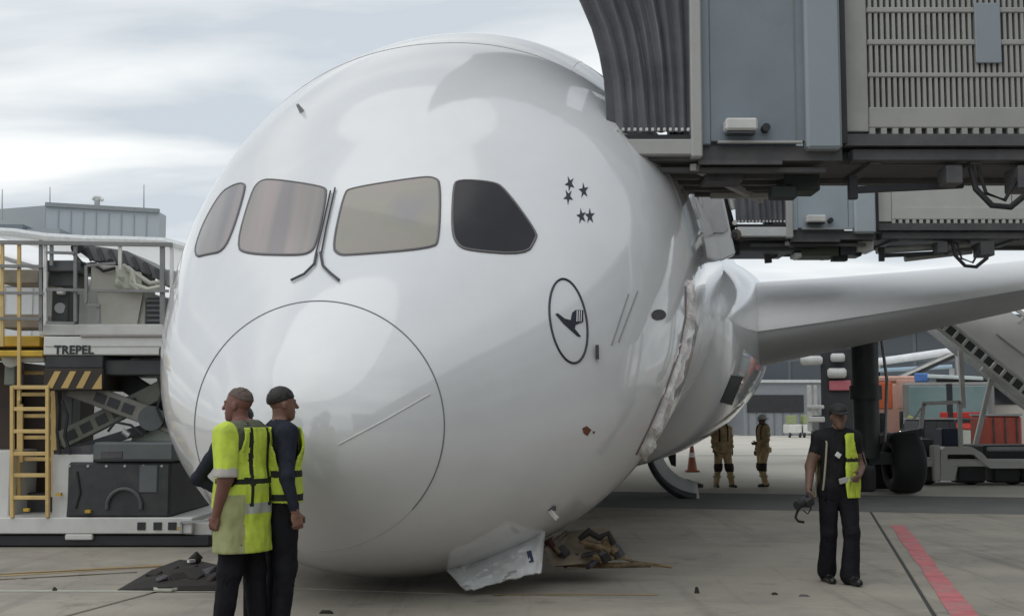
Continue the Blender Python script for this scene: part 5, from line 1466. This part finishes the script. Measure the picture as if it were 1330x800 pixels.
# service truck with machinery, just left of the landing gear
TRK = mat('truck_dark', (.035, .037, .042), .5, var=.2)
sv = thing('service_truck', 'dark service truck with white tanks and a pink-red panel, behind the landing gear', 'truck', (at(1085, 560, 42).x, 43, 0))
def tb(px0, px1, py0, py1, y, d, nm, m_, par, bevel=.03):
    a = at(px0, py1, y); b = at(px1, py0, y)
    return MB().bb(a.x, b.x, y, y + d, max(a.z, GZ + .02), b.z).build(nm, m_, par, bevel=bevel)
bdy = tb(1078, 1135, 452, 590, 42, 1.2, 'truck_body', TRK, sv)
for (x0, x1, y0, y1, nm, m_) in ((1086, 1110, 478, 491, 'white_tank', OFFW), (1052, 1080, 462, 474, 'white_tank', LW), (1090, 1108, 459, 470, 'white_tank', LW)):
    a = at(x0, (y0 + y1) / 2, 41.8); b = at(x1, (y0 + y1) / 2, 41.8); r_ = (y1 - y0) / 2 / F_PX * 41.8
    MB().tube([a, a.lerp(b, .1), a.lerp(b, .9), b], [r_ * .6, r_, r_, r_ * .6], 12).build(nm, m_, sv, smooth=True)
tb(1088, 1115, 494, 507, 41.85, .13, 'rear_panel', mat('panel_pink_red', (.55, .16, .19), .5, var=.1), sv)
tb(1062, 1067, 500, 560, 41.7, .2, 'grab_rail', OFFW, sv); tb(1070, 1074, 500, 540, 41.7, .2, 'grab_rail', OFFW, sv)
tb(1062, 1084, 526, 531, 41.6, .3, 'side_lamp', OFFW, sv); tb(1064, 1085, 541, 548, 41.6, .3, 'bumper', OFFW, sv)
for x in (1076, 1126): wheel(at(x, 590, 42.4).x, 42.6, .5, .35, sv)
# small pale carts far off
for i, (px, lb) in enumerate(((1033, 'small pale service cart parked against the grey shed, left one'), (1052, 'small pale service cart parked against the grey shed, right one'))):
    p = at(px, 556, 95); t = thing('service_cart', lb, 'cart', (p.x, 96, 0), group='pale carts by the shed')
    MB().bb(p.x - .5, p.x + .5, 95, 97, .3, 1.0).build('cart_body', OFFW, t, bevel=.05); MB().bb(p.x - .4, p.x + .2, 95.3, 96.5, 1.02, 1.7).build('cart_cab', mat('cart_green', (.25, .3, .14), .6), t, bevel=.05)
    for dx in (-.4, .4): wheel(p.x + dx, 95.2, .25, .15, t)
# orange truck cab facing the viewer
ot = thing('orange_truck', 'orange-cabbed truck with pale lower front, facing the viewer', 'truck', (at(1170, 600, 44).x, 46, 0))
ORG_ = mat('orange_paint', (.62, .14, .05), .4, var=.08); PNK = mat('faded_orange', (.62, .36, .29), .45, var=.1)
y = 44
tb(1140, 1196, 497, 585, y, 3.0, 'cab', PNK, ot, .08); tb(1142, 1166, 496, 531, y - .03, .12, 'cab_face', ORG_, ot, .03); tb(1172, 1196, 493, 531, y - .02, .1, 'side_face', PNK, ot, .03)
tb(1144, 1195, 488, 496.5, y, 3.0, 'cab_roof', PNK, ot, .06)
tb(1145, 1158, 536, 566, y - .05, .1, 'windscreen', GLASSD, ot, .01); tb(1176, 1190, 534, 560, y - .05, .1, 'windscreen', GLASSD, ot, .01)
tb(1196, 1214, 496, 585, y + 1, 3, 'rear_body', mat('truck_brown', (.13, .07, .05), .5), ot)
for k in range(3): tb(1198 + 5 * k, 1200 + 5 * k, 505, 530, y + .93, .06, 'body_slat', mat('truck_slat', (.45, .25, .2), .5), ot, 0)
tb(1140, 1198, 586, 596, y - .1, .4, 'bumper', OFFW, ot)
for x in (1148, 1190): wheel(at(x, 600, 44.6).x, 45, .5, .3, ot)
# fire engine with lit headlamps
fe = thing('fire_engine', 'red fire engine with teal windscreen and two lit headlamps, facing the viewer', 'fire engine', (at(1261, 600, 40).x, 42, 0))
y = 40
tb(1206, 1316, 496, 592, y, 6.5, 'cab', mat('engine_grey', (.20, .20, .19), .5, var=.1), fe, .08)
TEAL = mat('teal_windscreen', (.17, .25, .255), .12, var=.08, spec=.6)
for (x0, x1) in ((1213, 1260), (1267, 1309)): tb(x0, x1, 501, 545, y - .05, .06, 'windscreen', TEAL, fe, .02)
tb(1260.5, 1266, 498, 550, y - .06, .07, 'windscreen_pillar', BLACK, fe, .01)
tb(1268, 1304, 535, 543, y - .085, .05, 'red_band', RED, fe); tb(1268, 1296, 549, 557, y - .08, .08, 'red_band', mat('red_bright', (.62, .07, .06), .4), fe); tb(1252, 1262, 535, 550, y - .08, .06, 'red_band', RED, fe)
tb(1266, 1309, 545.5, 548.5, y - .08, .07, 'dark_gap', BLACK, fe, 0)
CHV = mat('chevron_lime', (.42, .48, .12), .5)
for (x0, y0, x1, y1) in ((1212, 541, 1230, 548), (1308, 541, 1292, 548)):
    MB().bar(at(x0, y0, y - .1), at(x1, y1, y - .1), .04, .12, up=(0, 0, 1)).build('chevron', CHV, fe)
for px, py, s_ in ((1223, 563, .11), (1300, 562, .12), (1203, 562, .05)):
    c = at(px, py, y - .12); MB().cyl(c, c + Vector((0, .12, 0)), s_, s_, 16).build('headlamp', glow('lamp_lit', (1.0, .97, .88), 4.0), fe, smooth=True)
tb(1205, 1238, 550, 575, y - .06, .06, 'lamp_panel', BLACK, fe); tb(1290, 1312, 550, 575, y - .06, .06, 'lamp_panel', BLACK, fe)
tb(1258, 1290, 558, 590, y - .05, .06, 'grille', mat('grille_pale', (.42, .44, .40), .5), fe)
tb(1204, 1318, 592.5, 600, y - .15, .5, 'bumper', OFFW, fe)
bb_ = tb(1214, 1232, 484, 495.5, y + .3, .5, 'blue_beacon', mat('beacon_blue', (.10, .22, .55), .25), fe, .03)
MB().bar(at(1232, 488, y + .2), at(1300, 492, y + .2), .25, .12).build('light_bar', mat('bar_pale', (.6, .68, .66), .4), fe, bevel=.02)
tb(1238, 1316, 491, 495.6, y + .5, 4, 'roof', BLACK, fe, .02)
for x in (1214, 1308): wheel(at(x, 600, 41).x, 41.3, .55, .35, fe)
# second vehicle at the very edge
ev = thing('white_lorry', 'white-fronted lorry cut off by the right picture edge beside the fire engine', 'truck', (at(1330, 600, 41).x, 43, 0))
tb(1318, 1420, 470, 590, 41, 6, 'cab', mat('lorry_pale', (.55, .52, .48), .5, var=.1), ev, .08)
tb(1322, 1412, 488, 525, 40.95, .06, 'windscreen', GLASSD, ev, .01); tb(1318, 1420, 590.5, 600, 40.9, .3, 'bumper', DARKM, ev)
MB().cyl(at(1324, 560, 40.85), at(1324, 560, 41.0), .07, .07, 12).build('headlamp', OFFW, ev, smooth=True)
for x in (1332, 1400): wheel(at(x, 600, 41.6).x, 42, .5, .35, ev)
# white open tug with windscreen frame
y = 30.0
tg = thing('baggage_tug', 'white low baggage tug with a tall open windscreen frame and black tyres', 'tug', (at(1250, 628, y).x, y + 1, 0))
TW = mat('tug_white', (.62, .62, .60), .45, var=.06, stain=(.35, .33, .3), stain_amt=.4, stain_scale=3)
tb(1192, 1360, 596, 606, y, 1.9, 'tug_bed', TW, tg); tb(1213, 1222, 578, 625, y - .03, .3, 'fender_post', TW, tg)
a = [at(x, yy, y - .04) for x, yy in ((1222, 624), (1222, 584), (1228, 580), (1262, 580), (1276, 588), (1288, 602), (1330, 602), (1360, 602), (1360, 608), (1286, 608), (1276, 600), (1265, 590), (1231, 590), (1230, 604), (1244, 606), (1240, 624))]
MB().prism(a, (0, .35, 0)).build('wheel_guard', TW, tg)
tb(1231, 1268, 584, 612, y + .2, 1.2, 'engine_hood', BLACK, tg); tb(1278, 1360, 578, 598, y + .3, 1.4, 'load_bed', mat('tug_charcoal', (.03, .032, .035), .6, var=.2), tg); tb(1282, 1352, 580, 586, y + .27, .1, 'bed_edge', GALV, tg)
for x, w_ in ((1202, 22), (1262, 36), (1308, 34), (1345, 34)):
    tb(x - w_ / 2, x + w_ / 2, 604, 627, y + .1, .6, 'step_box', BLACK, tg, .05)
for x in (1204, 1262, 1316): wheel(at(x, 627, y + .3).x, y + .35, .30, .3, tg, Vector((0, 1, 0)))
fr = MB().bar(at(1190, 600, y), at(1200, 524, y), .09).build('windscreen_frame', TW, tg, bevel=.01)
MB().bar(at(1198, 524, y), at(1247, 522, y), .09).build('frame_bar', TW, fr); MB().bar(at(1246, 522, y), at(1248, 582, y), .09).build('frame_bar', TW, fr); MB().bar(at(1186, 545, y), at(1196, 530, y), .05).build('frame_bar', TW, fr)
tb(1196, 1214, 570, 594, y + .3, .5, 'driver_seat', DARKM, tg); tb(1224, 1246, 556, 580, y + .5, .5, 'driver_seat', mat('seat_navy', (.03, .04, .08), .6), tg)
# passenger stairs sloping down to the right
y = 32.0
st = thing('passenger_stairs', 'white mobile passenger stairs sloping down to the right under the wing', 'stairs', (at(1290, 620, y).x, y + 1, 0))
A0, A1 = at(1209, 419, y), at(1420, 588, y)
ax_ = (A1 - A0).normalized(); nrm = Vector((ax_.z, 0, -ax_.x)); nrm = -nrm if nrm.z < 0 else nrm
MB().bar(A0, A1, .10, .07).build('lower_stringer', OFFW, st)
MB().bar(A0 + nrm * .32, A1 + nrm * .32, .10, .06).build('upper_stringer', OFFW, st)
n = 17
for k in range(n):
    c = A0.lerp(A1, (k + .6) / n) + nrm * .16
    MB().bar(c - ax_ * .14, c + ax_ * .14, .06, .20).build('step_opening', mat('opening_dark', (.05, .052, .055), .6), st)
    MB().bar(c + ax_ * .20 - nrm * .14, c + ax_ * .20 + nrm * .14, .08, .06).build('stair_riser', OFFW, st)
B0, B1 = A0 + Vector((0, .9, 0)), A1 + Vector((0, .9, 0))
pa = [A0 + nrm * .36 + ax_ * .2, A0 + nrm * 1.5 + ax_ * .9, A1 + nrm * 1.9, A1 + nrm * .36]
MB().prism(pa, (0, .05, 0)).build('side_panel', mat('stairs_white', (.74, .74, .73), .5, var=.05, stain=(.4, .39, .37), stain_amt=.4, stain_scale=1.5), st)
MB().bar(A0 + nrm * .85 + ax_ * 1.5 + Vector((0, -.012, 0)), A1 + nrm * .95 + Vector((0, -.012, 0)), .02, .035).build('panel_joint', LSEAM, st)
MB().bar(A0 + nrm * 1.62 + ax_ * .8, A1 + nrm * 2.05, .09).build('handrail', OFFW, st)
for k in range(1, 6):
    c = A0.lerp(A1, k / 6); MB().bar(c + nrm * 1.45, c + nrm * 1.75, .06).build('rail_post', OFFW, st)
MB().prism([B0, B0 + nrm * .3, B1 + nrm * .3, B1], (0, .1, 0)).build('far_stringer', GALV, st)
for p, q in (((1290, 480), (1262, 598)), ((1282, 480), (1300, 490)), ((1247, 455), (1251, 530))):
    MB().bar(at(*p, y + .3), at(*q, y + .3), .11).build('support_leg', OFFW, st)
MB().bar(at(1275, 478, y + .2), at(1338, 530, y + .2), .12).build('lower_brace', OFFW, st)
for x in (1262, 1380): MB().bb(at(x, 600, y).x - .1, at(x, 600, y).x + .1, y + .2, y + .4, GZ, at(x, 560 if x > 1300 else 598, y).z).build('stair_foot', GALV, st)
tb(1240, 1420, 606, 618, y + .2, 1.6, 'chassis', GALV, st)
for x in (1276, 1392): wheel(at(x, 628, y + 1).x, y + 1, .38, .25, st, Vector((0, 1, 0)))

# the far vehicles stand nose-on to the viewer's side of the apron
ot.location.x += .42
for o, d in ((fe, -20), (ot, -17), (ev, -21), (sv, -14)): o.rotation_euler = (0, 0, R(d))

# more of the service clutter under the wing
def dolly(px, py_top, yy, w, h, label, m, nm='baggage_cart', cat='cart'):
    p = at(px, py_top, yy); t = thing(nm, label, cat, (p.x, yy + .8, 0))
    MB().bb(p.x - w / 2, p.x + w / 2, yy, yy + 1.4, .42, p.z).build('cargo_box', m, t, bevel=.06)
    MB().bb(p.x - w / 2 - .06, p.x + w / 2 + .06, yy - .05, yy + 1.5, .28, .415).build('cart_bed', GALV, t, bevel=.02)
    MB().bb(p.x - w / 2, p.x + w / 2, yy - .02, yy + 1.42, p.z + .004, p.z + .06).build('top_rail', GALV, t)
    for k in range(3):
        x = p.x - w / 2 + w * (k + .5) / 3; MB().bb(x - .02, x + .02, yy - .03, yy - .002, .45, p.z - .05).build('box_strap', DARKM, t)
    for dx in (-w * .36, w * .36): wheel(p.x + dx, yy + .1, .2, .12, t, Vector((0, 1, 0)))
    return t
dolly(1158, 566, 34, .9, 1, 'cart with a dark blue box between the landing gear tyre and the tug', mat('cart_blue', (.03, .07, .17), .5))
dolly(1218, 545, 36, 1.1, 1, 'cart with a dark grey box behind the windscreen frame of the tug', mat('cart_charcoal', (.05, .055, .06), .5))
dolly(1305, 540, 35.5, 1.0, 1, 'cart with a rust-red box behind the load bed of the tug', mat('cart_rust', (.30, .06, .04), .5))
dolly(1092, 540, 46, 1.6, 1, 'cart with a black box behind the person in the cap', TRK)
bt = thing('belt_loader', 'dark belt loader with a blue hood and raised conveyor beyond the landing gear', 'belt loader', (at(1190, 560, 55).x, 55, 0))
a = at(1150, 500, 55); b = at(1235, 462, 55)
MB().bar(a, b, .8, .25).build('conveyor_belt', TRK, bt); MB().bar(a + Vector((0, -.45, .1)), b + Vector((0, -.45, .1)), .06, .1).build('side_rail', OFFW, bt)
MB().bb(a.x, b.x + .3, 54.6, 56.2, .35, 1.3).build('chassis', mat('belt_blue', (.05, .12, .30), .45), bt, bevel=.05)
MB().bb(b.x - .9, b.x - .1, 54.8, 56, 1.31, 2.1).build('hood', mat('belt_hood', (.07, .16, .36), .45), bt, bevel=.05)
MB().bar((a.x + 1.4, 55, 1.3), a.lerp(b, .5), .14).build('lift_strut', GALV, bt)
for x in (a.x + .5, b.x - .4): wheel(x, 54.8, .36, .25, bt, Vector((0, 1, 0)))
